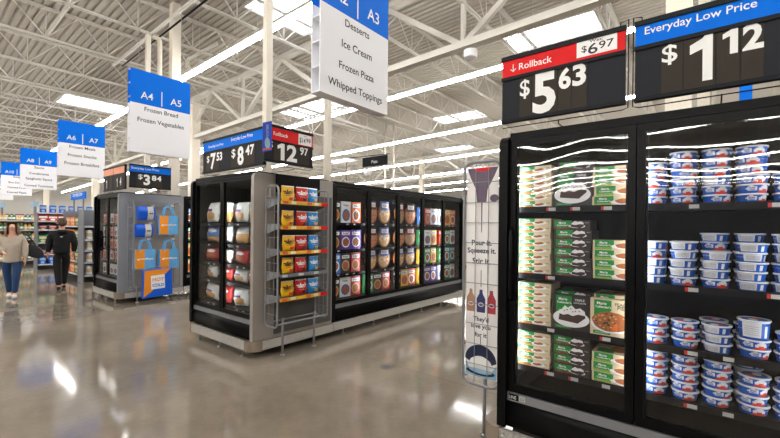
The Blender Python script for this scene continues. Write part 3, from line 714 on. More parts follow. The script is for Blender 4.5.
# ------------------------------------------------------------------ pie boxes
def pie_box(style):
    """Lying box, front towards -X, .232 wide (Y), .048 tall, .225 deep; origin bottom centre of the front."""
    w, h, d = .232, (.0475 if style == 'caramel' else .0615), .225
    base, band, pie = {'caramel': (CREAM, ORANGE, CRUST), 'choc': (PDARK, MAROON, CHOC), 'crumb': (CREAM, LIME, CRUST)}[style]
    b = MB(); b.m(base).box(0, d, -w/2, w/2, 0, h)
    f = -.0005; H = Vector((0, -1, 0))
    def q(u, z, k=0): return (f-k*.0004, w/2-u*w, z*h)
    def rect(u0, u1, z0, z1, k=0): b.ngon([q(u0, z0, k), q(u1, z0, k), q(u1, z1, k), q(u0, z1, k)])
    b.m(GREEN); rect(.05, .52, .27, .99)
    b.m(band); rect(.05, .47, .05, .26)
    b.m(WHITE); b.text('Marie', q(.17, .62, 1), H, Z3, w=.045, bold=.02); b.text("Callender's", q(.12, .40, 1), H, Z3, w=.075, h=.011, bold=.02)
    b.m(CREAM if style != 'choc' else TAG); b.text('pie', q(.14, .12, 1), H, Z3, w=.02, h=.006)
    b.m(PLATE); b.ell(q(.66, .38, 1), H, Z3, .050, .012)
    b.m(pie)
    if style == 'choc':
        b.ngon([q(.49, .30, 2), q(.74, .18, 2), q(.84, .38, 2), q(.82, .66, 2), q(.50, .62, 2)])
        b.m(WHITE); b.ngon([q(.50, .58, 3), q(.62, .50, 3), q(.72, .60, 3), q(.84, .58, 3), q(.82, .80, 3), q(.75, .90, 3), q(.68, .84, 3), q(.61, .94, 3), q(.55, .80, 3)])
        b.m(TAG); b.text('CREAM', q(.86, .70, 1), H, Z3, w=.025, h=.006)
    elif style == 'caramel':
        b.ngon([q(.50, .34, 2), q(.62, .24, 2), q(.76, .36, 2), q(.80, .52, 2), q(.70, .66, 2), q(.62, .58, 2), q(.54, .56, 2)])
        b.m(INK); b.text('PIE', q(.86, .5, 1), H, Z3, w=.022, h=.008)
    else:
        b.m(PLATE); b.ell(q(.76, .40, 2), H, Z3, .056, .019); b.m(CRUST); b.ell(q(.77, .46, 3), H, Z3, .049, .016, 18, .08)
    # top face print, seen from above
    b.m(GREEN); b.ngon([(.02, w/2-.02, h+.0004), (.02, 0.0, h+.0004), (.12, 0.0, h+.0004), (.12, w/2-.02, h+.0004)])
    b.m(pie); b.ell((.13, -.03, h+.0006), X3, Y3, .07, .06)
    return tag(b.build('pie_box', fixn=False), 'x', 'food box')
def pie_upright(style):
    w, h, d = .235, .232, .05
    base, pie = (PDARK, CHOC) if style == 'choc' else (CREAM, CRUST)
    b = MB(); b.m(base).box(0, d, -w/2, w/2, 0, h); f = -.0005; H = Vector((0, -1, 0))
    def q(u, z, k=0): return (f-k*.0004, w/2-u*w, z*h)
    def rect(u0, u1, z0, z1, k=0): b.ngon([q(u0, z0, k), q(u1, z0, k), q(u1, z1, k), q(u0, z1, k)])
    b.m(GREEN); rect(.10, .52, .70, .97); rect(.08, .5, .04, .13)
    b.ngon([q(.10, .70), q(.52, .70), q(.40, .60), q(.10, .45)])
    b.m(WHITE); b.text('Marie', q(.17, .84, 1), H, Z3, w=.055, bold=.02); b.text("Callender's", q(.13, .75, 1), H, Z3, w=.09, bold=.02); b.text('Frozen Dessert Pie', q(.14, .07, 1), H, Z3, w=.07)
    b.m(PLATE); b.ell(q(.50, .34, 1), H, Z3, .113, .058, 24)
    if style == 'choc':
        b.m(CHOC); b.ngon([q(.17, .27, 2), q(.68, .22, 2), q(.88, .40, 2), q(.86, .52, 2), q(.20, .48, 2)])
        b.m(WHITE); b.ngon([q(.18, .46, 3), q(.30, .42, 3), q(.42, .46, 3), q(.55, .42, 3), q(.70, .48, 3), q(.88, .46, 3), q(.86, .58, 3), q(.74, .66, 3), q(.62, .62, 3), q(.52, .72, 3), q(.42, .64, 3), q(.34, .70, 3), q(.26, .58, 3), q(.19, .56, 3)])
        b.m(CHOC)
        for (u, z) in ((.4, .58), (.5, .62), (.62, .56), (.33, .55), (.72, .57), (.55, .54)): b.ell(q(u, z, 4), H, Z3, .005, .004, 6)
        b.m(WHITE); b.text('TRIPLE', q(.60, .85, 1), H, Z3, w=.06, bold=.01); b.text('CHOCOLATE', q(.57, .78, 1), H, Z3, w=.075, bold=.01)
    else:
        b.m(CRUST); b.ell(q(.50, .40, 2), H, Z3, .105, .062, 28, .03)
        rc = random.Random(3)
        for k in range(46):
            t, rr_ = rc.uniform(0, 6.28), sqrt(rc.random())
            b.m(CRUMB if k % 3 else CHOC); b.ell(q(.50+.40*rr_*cos(t), .42+.22*rr_*sin(t), 2.5), H, Z3, .007, .005, 7)
        b.m(ORANGE); b.ngon([q(.52, .18, 3), q(.66, .18, 3), q(.66, .38, 3), q(.60, .36, 3)]); b.m(CRUST); b.ngon([q(.66, .18, 3), q(.93, .30, 3), q(.93, .50, 3), q(.72, .46, 3), q(.66, .38, 3)])
        b.m(CHOC); b.text('PEACH', q(.60, .84, 1), H, Z3, w=.08, bold=.01); b.text('PIE', q(.66, .74, 1), H, Z3, w=.04, bold=.01)
    return tag(b.build('pie_box', fixn=False), 'x', 'food box')
PB = {k: Kind(pie_box(k)) for k in ('caramel', 'choc', 'crumb')}; PU = {k: Kind(pie_upright(k)) for k in ('choc', 'crumb')}
DESC = {'caramel': 'cream orange', 'choc': 'dark brown', 'crumb': 'cream lime'}
SHN = ('top', 'second', 'third', 'bottom')
RZ = (1.75, 1.285, .93, .635)
CY = {'left': .945, 'middle': .695, 'right': .452}
FX = 2.80
def stack(col, style, si, n, dx=0.0, skip=0, jit=.006, z0=0.0, where=''):
    for k in range(n):
        PB[style].put((FX+dx+random.uniform(0, jit), CY[col]+random.uniform(-jit, jit), RZ[si]+.0005+z0+k*(.0485 if style == 'caramel' else .0625)),
            '%s pie box, %s, %s%s stack, %s shelf of the pie freezer' % (DESC[style], from_top(n-1-k), where, col, SHN[si]), rz=random.uniform(-.02, .02),
            group='%s pie boxes in the pie freezer' % DESC[style])
stack('left', 'caramel', 0, 6); stack('right', 'crumb', 0, 4)
PU['choc'].put((FX, CY['middle'], RZ[0]+.0005), 'large dark chocolate pie box standing upright on the top pie freezer shelf', group='large upright pie boxes')
stack('middle', 'choc', 0, 5, dx=.075, where='back ')
stack('left', 'caramel', 1, 8); stack('middle', 'choc', 1, 6); stack('right', 'crumb', 1, 4)
stack('left', 'caramel', 2, 6); PU['choc'].put((FX, CY['middle'], RZ[2]+.0005), 'large dark chocolate pie box standing upright on the third pie freezer shelf', group='large upright pie boxes')
stack('middle', 'choc', 2, 4, dx=.075, where='back ')
PU['crumb'].put((FX, CY['right']+.01, RZ[2]+.0005), 'large cream peach pie box standing upright on the third pie freezer shelf', group='large upright pie boxes')
stack('right', 'crumb', 2, 4, dx=.075, where='back ')
stack('left', 'caramel', 3, 5); stack('middle', 'choc', 3, 4); stack('right', 'crumb', 3, 3)

# ------------------------------------------------------------------ whipped topping tubs
def tub(big=False):
    r = thing('topping_tub', 'x', 'tub')
    n = 48; h = .098 if big else .046
    r0, r1 = (.058, .065) if big else (.0545, .0635)
    rows = [0, .12, .3, .45, .6, .75, .9, 1.0]
    def fm(i, k):
        th = (k+.5)/n*360; t = (rows[i]+rows[i+1])/2
        a = (th-180+180) % 360 - 180                # 0 = front
        if t > .93 or t < .06: return TUBW
        for c in (0, 180):
            d = (th-c+180) % 360-180
            if c == 0 and -8 < d < 62:
                e = (d-27)/34
                if t < .42-.45*abs(e) + .1: return TUBR
                if t < .95-.75*abs(e)**1.5 and abs(e) < .85: return TUBW
            if c == 0 and ((d+28)/22)**2 + ((t-.55)/.30)**2 < 1: return TUBW
            if c == 180 and -70 < d < 10 and .15 < t < .85: return TUBW
            if c == 180 and 22 < d < 40 and .2 < t < .8: return TUBW
        return TUBB
    b = MB(); b.smooth = True; b.lathe([(r0+(r1-r0)*t, h*t) for t in rows], n, fm=fm)
    def wrap(th0, t0):
        def f(x, y):
            t = t0+y/h; rr = r0+(r1-r0)*t+.0006; th = radians(th0)+x/rr
            return (rr*cos(th), rr*sin(th), h*t)
        return f
    b.smooth = False; b.m(TUBB)
    b.text('Great', (0, 0, 0), X3, Z3, w=.026, bold=.03, align='c', warp=wrap(-28, .54)); b.text('Value', (0, 0, 0), X3, Z3, w=.026, bold=.03, align='c', warp=wrap(-28, .34))
    b.m(INK)
    for k in range(5):
        b.text('llllllllllllllll' if False else '-----------', (0, 0, 0), X3, Z3, w=.06, align='c', warp=wrap(150, .25+.11*k))
    b.m(TUBW); b.text('Whipped Topping', (0, 0, 0), X3, Z3, w=.06, h=.006, align='c', warp=wrap(85, .5))
    b.build('tub_body', r, fixn=False)
    b = MB(); b.m(LIDW, True); b.lathe([(r1-.004, h-.005), (r1+.0035, h-.005), (r1+.0045, h-.002), (r1+.0035, h+.0035), (r1-.003, h+.0035), (r1-.006, h+.001)], n, cap=True)
    b.m(TUBB, False); b.ell((0, 0, h+.0016), X3, Y3, r1-.011, r1-.011, 32); b.m(WHITE); b.ell((-.015, .01, h+.002), X3, Y3, .028, .02); b.m(TUBR); b.ell((.022, -.016, h+.002), X3, Y3, .026, .018)
    b.build('lid', r)
    return r
TK, TKB = Kind(tub()), Kind(tub(True))
# origin faces +X at angle 0; the shelf front looks to -X
ROT = {'f': pi, 'g': pi+.5, 'h': pi-.45, 'b': .1, 'c': .55, 'd': -.5, 's': -pi/2+.2}
TPW = .0505
def tubs(cx, cy, z, seq, lab, si):
    n = len(seq)
    for k, s in enumerate(seq):
        dy = random.uniform(-.004, .004)
        TK.put((cx+random.uniform(-.003, .004), cy+dy, z+.0005+k*TPW), 'whipped topping tub, %s, %s stack, %s shelf of the tub freezer' % (from_top(n-1-k), lab, SHN[si]),
               rz=ROT[s]+random.uniform(-.12, .12), group='whipped topping tubs in the freezer')
fx = 2.868
YC = (.245, .103, -.042, -.192, -.338, -.40)
LB = ('first', 'second', 'third', 'fourth', 'fifth')
for si, cols in enumerate((('fghgf', 'fffgff', 'gfbfff', 'ggffhf', 'fff'), ('bbbfb', 'fbbcb', 'fbbc', 'bbbcb', 'bbcbbb'), ('ffg', 'gff', 'bbb', 'gf', 'ffg'), ('fgfff', 'fffff', 'fgffg', 'ffgf', 'ffff'))):
    for c, seq in enumerate(cols): tubs(fx, YC[c] - (.012 if si >= 2 else 0), RZ[si], seq, LB[c], si)
tubs(fx+.15, YC[2], RZ[1], 'bbfffb', 'back third', 1); tubs(fx+.15, YC[3], RZ[1], 'bffbfb', 'back fourth', 1)
tubs(fx+.15, YC[3], RZ[3], 'fffbb', 'back fourth', 3); tubs(fx+.15, YC[2], RZ[2], 'fff', 'back third', 2); tubs(fx+.15, YC[3], RZ[2], 'bbf', 'back fourth', 2); tubs(fx+.15, YC[1], RZ[2], 'ff', 'back second', 2); tubs(fx+.15, YC[1], RZ[1], 'ffbfb', 'back second', 1)
for c in (1, 2, 3): tubs(fx+.15, YC[c], RZ[0], 'fgffff'[:6], 'back ' + LB[c], 0)
TKB.put((fx, YC[3]-.012, RZ[2]+.0005+2*TPW), 'tall large topping tub resting on the fourth stack of the third tub shelf', rz=.3)
PINK = mat('pink_tub', (214, 120, 160), 0.45)
b = MB((fx+.135, .243, RZ[1])); b.m(TUBW, True).lathe([(.05, .001), (.058, .2)], 24, (fx+.135, .243, RZ[1])); b.m(PINK).lathe([(.0585, .201), (.06, .235), (.055, .245), (.0, .246)], 24, (fx+.135, .243, RZ[1]), cap=False)
tag(b.build('dessert_tub'), 'pale tub with pink lid behind the first tub stack on second shelf', 'tub')

# ------------------------------------------------------------------ pillow bags
def pillow(b, w, h, d, fn, nu=16, nv=18, foot=False):
    """Bag face towards -X: u along -Y, v up. fn(u, v) -> material."""
    def bulge(u, v):
        e = (1-abs(2*u-1)**2.6)*(1-abs(2*v-1)**3.0)
        if foot: e = (1-abs(2*u-1)**2.0)*(1-v**1.6)*(1-max(0, 1-2*v)**9)
        return d/2*max(0, e)**(.62 if foot else .7)
    def wr(u, v): return .004*sin(9*v+5*u)*sin(7*u)
    G = {}
    for sgn in (-1, 1):
        for i in range(nu+1):
            for j in range(nv+1):
                u, v = i/nu, j/nv
                edge = i in (0, nu) or j in (0, nv)
                if edge and sgn == 1: G[sgn, i, j] = G[-1, i, j]; continue
                pin = (2*u-1)*-.045*w*(sin(pi*v)) + .02*w*sin(11*v)*(2*u-1)
                G[sgn, i, j] = b.P((sgn*(bulge(u, v)+(0 if edge else abs(wr(u, v))*.5)), w/2-u*w-pin*(-1), v*h))
        for i in range(nu):
            for j in range(nv):
                b.m(fn((i+.5)/nu, (j+.5)/nv) if sgn == -1 else fn(.02, .5), True)
                b.F(G[sgn, i, j], G[sgn, i+1, j], G[sgn, i+1, j+1], G[sgn, i, j+1])
    def surf(x, y):                                  # x from centre along -Y, y from bottom
        u = .5+x/w; v = y/h
        return (-(bulge(u, v)+abs(wr(u, v))*.5)-.0022, -x*1.0, y)
    return surf
BAGW = mat('white_plastic_bag', (226, 232, 226), 0.32, var=0.08, scale=18, bump=.3, bscale=25); BAGP = mat('bag_purple', (104, 58, 160), 0.35)
BAGT = mat('bag_tan_print', (206, 158, 92), 0.4, var=0.3, scale=50); BAGR = mat('bag_red', (178, 34, 34), 0.32, var=0.2, scale=14, bump=.3, bscale=25)
BAGBL = mat('bag_blue', (70, 120, 190), 0.32, var=0.2); BAGY = mat('bag_yellow', (226, 186, 60), 0.35, var=.15); BAGG = mat('bag_green', (60, 140, 80), .35, var=.15)
def food_bag(kind):
    r = None; b = MB()
    if kind == 'white':
        fn = lambda u, v: BAGP if (.5 < v < .62 and .1 < u < .6) else (BAGT if ((u-.5)/.34)**2+((v-.28)/.2)**2 < 1 else BAGW)
    elif kind == 'red':
        fn = lambda u, v: WHITE if ((u-.5)/.3)**2+((v-.66)/.12)**2 < 1 else (CRUST if ((u-.52)/.33)**2+((v-.3)/.2)**2 < 1 else BAGR)
    elif kind == 'blue':
        fn = lambda u, v: WHITE if ((u-.5)/.3)**2+((v-.7)/.12)**2 < 1 else (BAGT if v < .35 else BAGBL)
    else:
        fn = lambda u, v: BAGW if v > .55 else BAGT
    pillow(b, .335, .235, .13, fn)
    return tag(b.build('frozen_food_bag'), 'x', 'food bag')
FB = {k: Kind(food_bag(k)) for k in ('white', 'red', 'blue', 'tan')}
FBN = {'white': 'white and tan', 'red': 'red', 'blue': 'blue', 'tan': 'tan and white'}
mz = (1.63, 1.345, 1.08, .84, .52)
lay = (('tan', 'white', 'tan', 'white'), ('white', 'tan', 'white', 'blue'), ('white', 'red', 'white', 'red'), ('red', 'white', 'red', 'white'), ('white', 'white', 'red', 'white'))
for si, items in enumerate(lay):
    for row in (0, 1):
        for k, it in enumerate(items):
            y = 4.26 + (k//2)*.748 + .195 + (k % 2)*.352
            it = it if row == 0 else items[(k+2) % 4]
            fit = (1.3, 1.02, .92, .80, 1.12)[si]
            o = FB[it].put((2.865+row*.17+random.uniform(0, .02), y+random.uniform(-.012, .012), mz[si]+.022), '%s food bag, %s across %s %s shelf, bagged food endcap' % (FBN[it], NTH[k], 'back of' if row else 'front of', NTH[si]),
                group='frozen food bags on the endcap shelves', rot=(random.uniform(-.11, .11), random.uniform(.05, .2), random.uniform(-.12, .12)))
            o.scale = (random.uniform(.85, 1.0), random.uniform(.85, .92), fit*random.uniform(.85, .98))
# candy pouches on the rack: front towards -Y
CY_ = mat('candy_yellow', (240, 184, 24), 0.3, var=.08); CR_ = mat('candy_red', (204, 36, 40), 0.3, var=.08); CB_ = mat('candy_blue', (40, 140, 214), 0.3, var=.08); CBR = mat('candy_brown', (70, 40, 30), .4)
def candy(kind):
    base, txt, acc = {'yellow': (CY_, CBR, TUBR), 'red': (CR_, WHITE, CBR), 'blue': (CB_, WHITE, CY_)}[kind]
    b = MB()
    fn = lambda u, v: WHITE if v > .95 else (acc if ((u-.68)/.2)**2+((v-.2)/.1)**2 < 1 else base)
    sf = pillow(b, .166, .195, .075, fn, foot=True)
    b.m(txt, False)
    b.text('m&m\'s', (0, 0, 0), X3, Z3, w=.145, h=.062, bold=.04, align='c', warp=lambda x, y: sf(x, y+.09))
    b.text('peanut' if kind == 'yellow' else 'chocolate', (0, 0, 0), X3, Z3, w=.07, align='c', warp=lambda x, y: sf(x-.01, y+.065))
    return tag(b.build('candy_pouch'), 'x', 'candy bag')
CK = {k: Kind(candy(k)) for k in ('yellow', 'red', 'blue')}
for si, z in enumerate(MZ):
    for k, c in enumerate(('yellow', 'red', 'blue')):
        x = (2.995, 3.19, 3.385)[k] + random.uniform(-.008, .008)
        CK[c].put((x, 3.975+random.uniform(0, .02), z+.0006), '%s candy pouch on the %s shelf of the candy rack' % (c, ('top', 'second', 'third', 'fourth', 'bottom')[si]),
                  rz=pi/2+random.uniform(-.15, .15), group='candy pouches on the rack')

# ------------------------------------------------------------------ pizzas and boxes in the aisle freezer
def pizza_pack(style):
    r = thing('pizza_package', 'x', 'frozen pizza'); rad = .145
    b = MB(); n = 32
    sp = random.Random(5 + len(style))
    P1 = mat('pizza_cheese_' + style, {'cheese': (214, 170, 108), 'pepperoni': (196, 130, 86), 'supreme': (176, 128, 84)}[style], .5, var=.3, scale=50)
    ring = [(rad, .0), (rad, .018), (rad-.012, .026), (rad-.02, .02)]
    # disc lies in the YZ plane facing -X
    def p(rr, th, x): return (-x, rr*cos(th), rad+rr*sin(th))
    rings = [[b.P(p(rr, 2*pi*k/n, x)) for k in range(n)] for rr, x in ring]
    b.m(CRUST, True)
    for i in range(3):
        for k in range(n): b.F(rings[i][k], rings[i][(k+1) % n], rings[i+1][(k+1) % n], rings[i+1][k])
    b.F(*rings[0]); b.m(P1, False); b.F(*rings[3])
    topm = {'cheese': PLATE, 'pepperoni': BAGR, 'supreme': BAGG}[style]
    for k in range(14):
        a, q = sp.uniform(0, 6.28), rad*.78*sqrt(sp.random()); b.m(topm if k % 3 else BAGR)
        c = p(q, a, .0215); b.ell(c, Y3, Z3, .013, .012, 9)
    b.build('pizza', r)
    b = MB(); b.m({'cheese': BAGBL, 'pepperoni': PDARK, 'supreme': MAROON}[style]).box(-.03, .0, -.1, .1, .19, .31)
    b.m(WHITE).box(-.031, -.0302, -.08, .08, .225, .285); b.m(TUBR); b.text('PIZZA', (-.0316, .06, .235), -Y3, Z3, w=.12, bold=.02)
    b.build('header_card', r)
    return r
PZ = {k: Kind(pizza_pack(k)) for k in ('cheese', 'pepperoni', 'supreme')}
FPAL = {'black': (PDARK, BAGT), 'red': (BAGR, BAGT), 'blue': (BAGBL, WHITE), 'green': (BAGG, BAGW), 'yellow': (BAGY, TUBR), 'white': (BAGW, TUBB), 'purple': (BAGP, WHITE), 'orange': (ORANGE, WHITE), 'teal': (mat('box_teal', (30, 150, 160), .4), WHITE)}
def frozen_box(c):
    base, acc = FPAL[c]; w, h, d = .20, .27, .05; b = MB(); b.m(base).box(0, d, -w/2, w/2, 0, h)
    b.m(WHITE); b.ngon([(-.0005, .08, .20), (-.0005, -.08, .20), (-.0005, -.08, .245), (-.0005, .08, .245)]); b.m(acc); b.ell((-.0006, 0, .10), Y3, Z3, .08, .075, 20)
    b.m(CRUST); b.ell((-.001, 0, .10), Y3, Z3, .062, .058, 16, .06)
    b.m(INK); b.text('frozen', (-.0011, .06, .21), -Y3, Z3, w=.11, bold=.02)
    return tag(b.build('frozen_meal_box', fixn=False), 'x', 'food box')
BX = {c: Kind(frozen_box(c)) for c in FPAL}
plan = {0: (('Bblack', 'Bwhite', 'Borange'), ('Bblack', 'Bpurple', 'Bpurple'), ('Bblue', 'Bblack', 'Bred'), ('Bblack', 'Bwhite', 'Bred')),
        1: (('Ppepperoni', 'Pcheese'), ('Ppepperoni', 'Pcheese'), ('Pcheese', 'Pcheese'), ('Bgreen', 'Bblack', 'Bred')),
        2: (('Psupreme', 'Ppepperoni'), ('Ppepperoni', 'Psupreme'), ('Pcheese', 'Pcheese'), ('Bblack', 'Byellow', 'Borange')),
        3: (('Bblue', 'Bred', 'Bwhite'), ('Bgreen', 'Bwhite', 'Byellow'), ('Byellow', 'Bgreen', 'Byellow'), ('Byellow', 'Bpurple', 'Bpurple')),
        4: (('Bwhite', 'Byellow', 'Borange'), ('Bred', 'Bgreen', 'Bwhite'), ('Bgreen', 'Bteal', 'Bteal'), ('Bwhite', 'Bgreen', 'Bwhite'))}
def stock(y0, a0, plan, where, rows=True):
    for d, shelves in plan.items():
        for si, items in enumerate(shelves):
            n = len(items); pw = .68/n
            for k, it in enumerate(items):
                x = a0 + .06 + d*.775 + .05 + pw*(k+.5); K = PZ[it[1:]] if it[0] == 'P' else BX[it[1:]]
                nm = (it[1:] + ' pizza pack') if it[0] == 'P' else (it[1:] + ' meal box')
                for q in range(1):
                    K.put((x, y0+.20+(.02 if it[0] == 'B' else .04), AZ[si]+.001), '%s, %s across the %s shelf behind %s door of %s' % (nm, NTH[k], SHN[si], NTH[d], where),
                          rot=(0, 0, pi/2+random.uniform(-.1, .1)), group='frozen packages in ' + where).scale = (1.0, 1.08, 1.25 if si == 0 else 1.12)
stock(4.18, 3.955, plan, 'the pizza freezer')
stock(9.23, 4.11, {0: plan[3], 1: plan[4]}, 'the next aisle freezer')
# red and white boxes in the far endcap
for si, z in enumerate(mz):
    for k in range(6):
        c = ('white', 'white', 'red', 'white', 'orange', 'red')[(k+si) % 6]
        BX[c].put((2.97, 9.25+.06+.15+k*.235, z+.001), '%s meal box, %s across the %s shelf of the far endcap freezer' % (c, NTH[k], NTH[si]), group='meal boxes in the far endcap freezer').scale = (1, 1, .78)
for K in list(FB.values())+list(PZ.values())+list(BX.values()): K.done()

# ------------------------------------------------------------------ shopping bags on the far rack
LBL = mat('tote_light_blue', (98, 172, 226), .5, var=.06); TOR = mat('tote_orange', (240, 148, 24), .5, var=.05); RBL = mat('royal_blue_nylon', (10, 92, 214), .4, var=.15, scale=20)
def tote(x, z, label, dy=0.0):
    r = thing('tote_bag', label, 'shopping bag', (x, 8.98+dy, z), 'light blue totes on the rack'); o = r.location.copy(); y0, y1 = 8.93+dy, 9.03+dy; w = .36; h = .40
    b = MB(o); b.m(LBL); b.prism([(x-w/2-.03, z+.02), (x-w/2, z), (x+w/2, z), (x+w/2+.01, z+.02), (x+w/2+.005, z+h), (x-w/2-.01, z+h)], 'y', y0, y1)
    b.m(TOR); b.ngon([(x-w/2-.005, y0-.001, z+.012), (x-.01, y0-.001, z+.012), (x-.01, y0-.001, z+h-.004), (x-w/2-.008, y0-.001, z+h-.004)])
    b.m(WHITE); b.text('goodbye', (x-.15, y0-.002, z+.18), X3, Z3, w=.30, h=.05, bold=.03)
    b.build('bag_body', r, fixn=False)
    for yy in (y0+.008, y1-.008):
        b = MB(o); b.m(LBL); b.tube([(x-.1, yy, z+h-.06), (x-.1, yy, z+h+.04), (x-.06, yy, z+h+.17), (x, yy, z+h+.2), (x+.07, yy, z+h+.16), (x+.11, yy, z+h+.03), (x+.11, yy, z+h-.06)], .014, 6); b.build('handle', r)
tote(3.64, 1.40, 'light blue and orange tote on the upper hook beside the rolled blue bags')
tote(3.19, .70, 'light blue and orange tote above the Hot Cold bag', -.01)
tote(3.66, .69, 'light blue and orange tote on the lower hook nearest the rack edge')
for k, (x, z) in enumerate(((3.26, 1.70), (3.22, 1.345))):
    r = thing('folded_bag', 'rolled royal blue bag with white label, %s of two on the rack' % ('upper', 'lower')[k], 'shopping bag', (x, 9.0, z), 'rolled blue bags'); o = r.location.copy()
    b = MB(o); b.m(RBL, True); prof = [(9.0+.075*cos(t)*(1+.08*sin(3*t)), z+.14+.14*sin(t)) for t in [2*pi*q/20 for q in range(20)]]; b.prism(prof, 'x', x-.20, x+.12); b.build('bag_roll', r, bevel=.015)
    b = MB(o); b.m(TAG); b.prism([(9.0+.081*cos(t), z+.14+.146*sin(t)) for t in [pi*.62+pi*.76*q/10 for q in range(11)]] + [(9.0+.078*cos(t), z+.14+.142*sin(t)) for t in [pi*1.38-pi*.76*q/10 for q in range(11)]], 'x', x-.03, x+.08)
    b.m(INK).box(x, x+.02, 8.908, 8.918, z+.12, z+.15); b.box(x+.035, x+.055, 8.908, 8.918, z+.12, z+.15); b.build('label_band', r)
r = thing('insulated_bag', 'large orange and blue Hot Cold insulated bag at the rack bottom', 'shopping bag', (3.4, 8.95, .13)); o = r.location.copy()
b = MB(o); b.m(RBL)
x0, x1, z0, z1 = 3.10, 3.66, .12, .68
def hb(x, z): return (x, 8.77, z+(x-x0)*.06)
A = [hb(x0, z0), hb(x1, z0), hb(x1-.02, z1), hb(x0+.02, z1)]; Bk = [(p[0], 8.868, p[2]) for p in A]
ia = [b.P(p) for p in A]; ib = [b.P(p) for p in Bk]; b.F(*ia); b.F(*ib[::-1])
for k in range(4): b.F(ia[k], ib[k], ib[(k+1) % 4], ia[(k+1) % 4])
b.m(TOR); b.ngon([(p[0], 8.769, p[2]) for p in (hb(x0+.01, z0+.02), hb(x0+.16, z0+.12), hb(x1-.16, z1-.13), hb(x1-.03, z1-.005), hb(x0+.025, z1-.005))])
b.m(SIGNW); b.ngon([(p[0], 8.768, p[2]) for p in (hb(x0+.15, z0+.16), hb(x1-.15, z0+.16), hb(x1-.16, z1-.12), hb(x0+.14, z1-.12))])
b.m(TOR); b.text('HOT', (3.38, 8.767, .45), X3, Z3, w=.22, h=.075, align='c', bold=.03); b.m(RBL); b.text('COLD', (3.38, 8.767, .34), X3, Z3, w=.22, h=.065, align='c', bold=.03)
b.build('bag_body', r, fixn=False)
b = MB(o); b.m(CHROME, True).tube([(3.3, 8.84, .69), (3.3, 8.84, .74), (3.46, 8.84, .75), (3.46, 8.84, .70)], .008, 6); b.build('handle', r)
for (x, z) in ((3.26, 1.985), (3.22, 1.63), (3.64, 2.005), (3.19, 1.305), (3.66, 1.30)):
    z += .015; b = MB(BR.location); b.m(CHROME, True).tube([(x, 9.2, z+.012), (x, 8.93, z+.012), (x, 8.915, z+.03)], .005, 6); hk = b.build('hook', BR)
    b = MB(BR.location); b.m(TAG).box(x+.03, x+.09, 8.91, 8.912, z-.025, z+.01); b.build('price_tag', hk)
# blue hanging banner by the aisle
b = MB((4.02, 8.8, .1)); bx = ENDX
b.m(BLUE).prism([(4.02, .12), (4.20, .16), (4.25, .92), (4.20, .94)], 'y', 8.2, 8.205); b.m(WHITE).text('SAVE', (4.07, 8.1985, .2), X3, Z3, w=.09, bold=.02)
tag(b.build('floor_banner', fixn=False), 'narrow slanted blue banner beside the far endcap and aisle', 'banner')

# ------------------------------------------------------------------ far shelving and groceries
SHG = mat('grey_gondola_steel', (122, 124, 130), .45, var=.05); EDGE = mat('shelf_edge_white', (196, 198, 202), .5)
def gondola(name, label, x0, x1, y0, y1, zs, face, htop):
    """Free-standing shelf unit. face: '-x' or '-y' open side; back board at the far side."""
    r = thing(name, label, 'shelving', ((x0+x1)/2, (y0+y1)/2, 0)); o = r.location.copy()
    b = MB(o); b.m(SHG)
    if face == '-x': b.box(x1-.03, x1, y0, y1, .0, htop)
    else: b.box(x0, x1, y1-.03, y1, .0, htop)
    b.build('back_panel', r)
    for (q0, q1) in (((x0, x0+.03), (y0, y1)), ((x1-.03, x1), (y0, y1))) if face == '-y' else (((x0, x1), (y0, y0+.03)), ((x0, x1), (y1-.03, y1))):
        b = MB(o); b.m(SHG).box(q0[0], q0[1], q1[0], q1[1]-(.0305 if face == '-y' else 0), 0, htop) if face == '-y' else b.m(SHG).box(q0[0], q0[1]-.0305, q1[0], q1[1], 0, htop); b.build('upright', r)
    for z in zs:
        b = MB(o); b.m(SHG)
        if face == '-x': b.box(x0, x1-.031, y0+.031, y1-.031, z-.03, z); b.m(EDGE).box(x0-.008, x0-.001, y0+.031, y1-.031, z-.035, z+.008)
        else: b.box(x0+.031, x1-.031, y0, y1-.031, z-.03, z); b.m(EDGE).box(x0+.031, x1-.031, y0-.008, y0-.001, z-.035, z+.008)
        b.build('shelf', r)
    return r
def grocery(name, cat, base, acc, shape, w, h, d):
    b = MB()
    if shape == 'box':
        b.m(base).box(0, d, -w/2, w/2, 0, h)
        b.m(acc); b.ngon([(-.0006, w*.46, h*.5), (-.0006, -w*.46, h*.5), (-.0006, -w*.46, h*.82), (-.0006, w*.46, h*.82)]); b.ell((-.0006, 0, h*.25), Y3, Z3, w*.3, h*.16, 12)
        b.ngon([(d*.1, -w/2-.0006, h*.5), (d*.9, -w/2-.0006, h*.5), (d*.9, -w/2-.0006, h*.82), (d*.1, -w/2-.0006, h*.82)])
    elif shape == 'bottle':
        b.m(base, True).lathe([(w*.45, 0), (w*.5, h*.05), (w*.5, h*.62), (w*.2, h*.85), (w*.18, h*.88)], 12, (w/2, 0, 0)); b.m(acc).lathe([(w*.24, h*.88), (w*.24, h)], 12, (w/2, 0, 0)); b.m(WHITE).lathe([(w*.505, h*.2), (w*.505, h*.5)], 12, (w/2, 0, 0), cap=False)
    else:
        b.m(base, True).lathe([(w*.48, 0), (w*.5, h*.1), (w*.5, h*.9), (w*.46, h)], 14, (w/2, 0, 0)); b.m(acc).lathe([(w*.505, h*.3), (w*.505, h*.7)], 14, (w/2, 0, 0), cap=False)
    return Kind(tag(b.build(name, fixn=False), 'x', cat))
GRN = mat('grocery_green', (36, 130, 62), .45); YEL = mat('grocery_yellow', (236, 196, 60), .45)
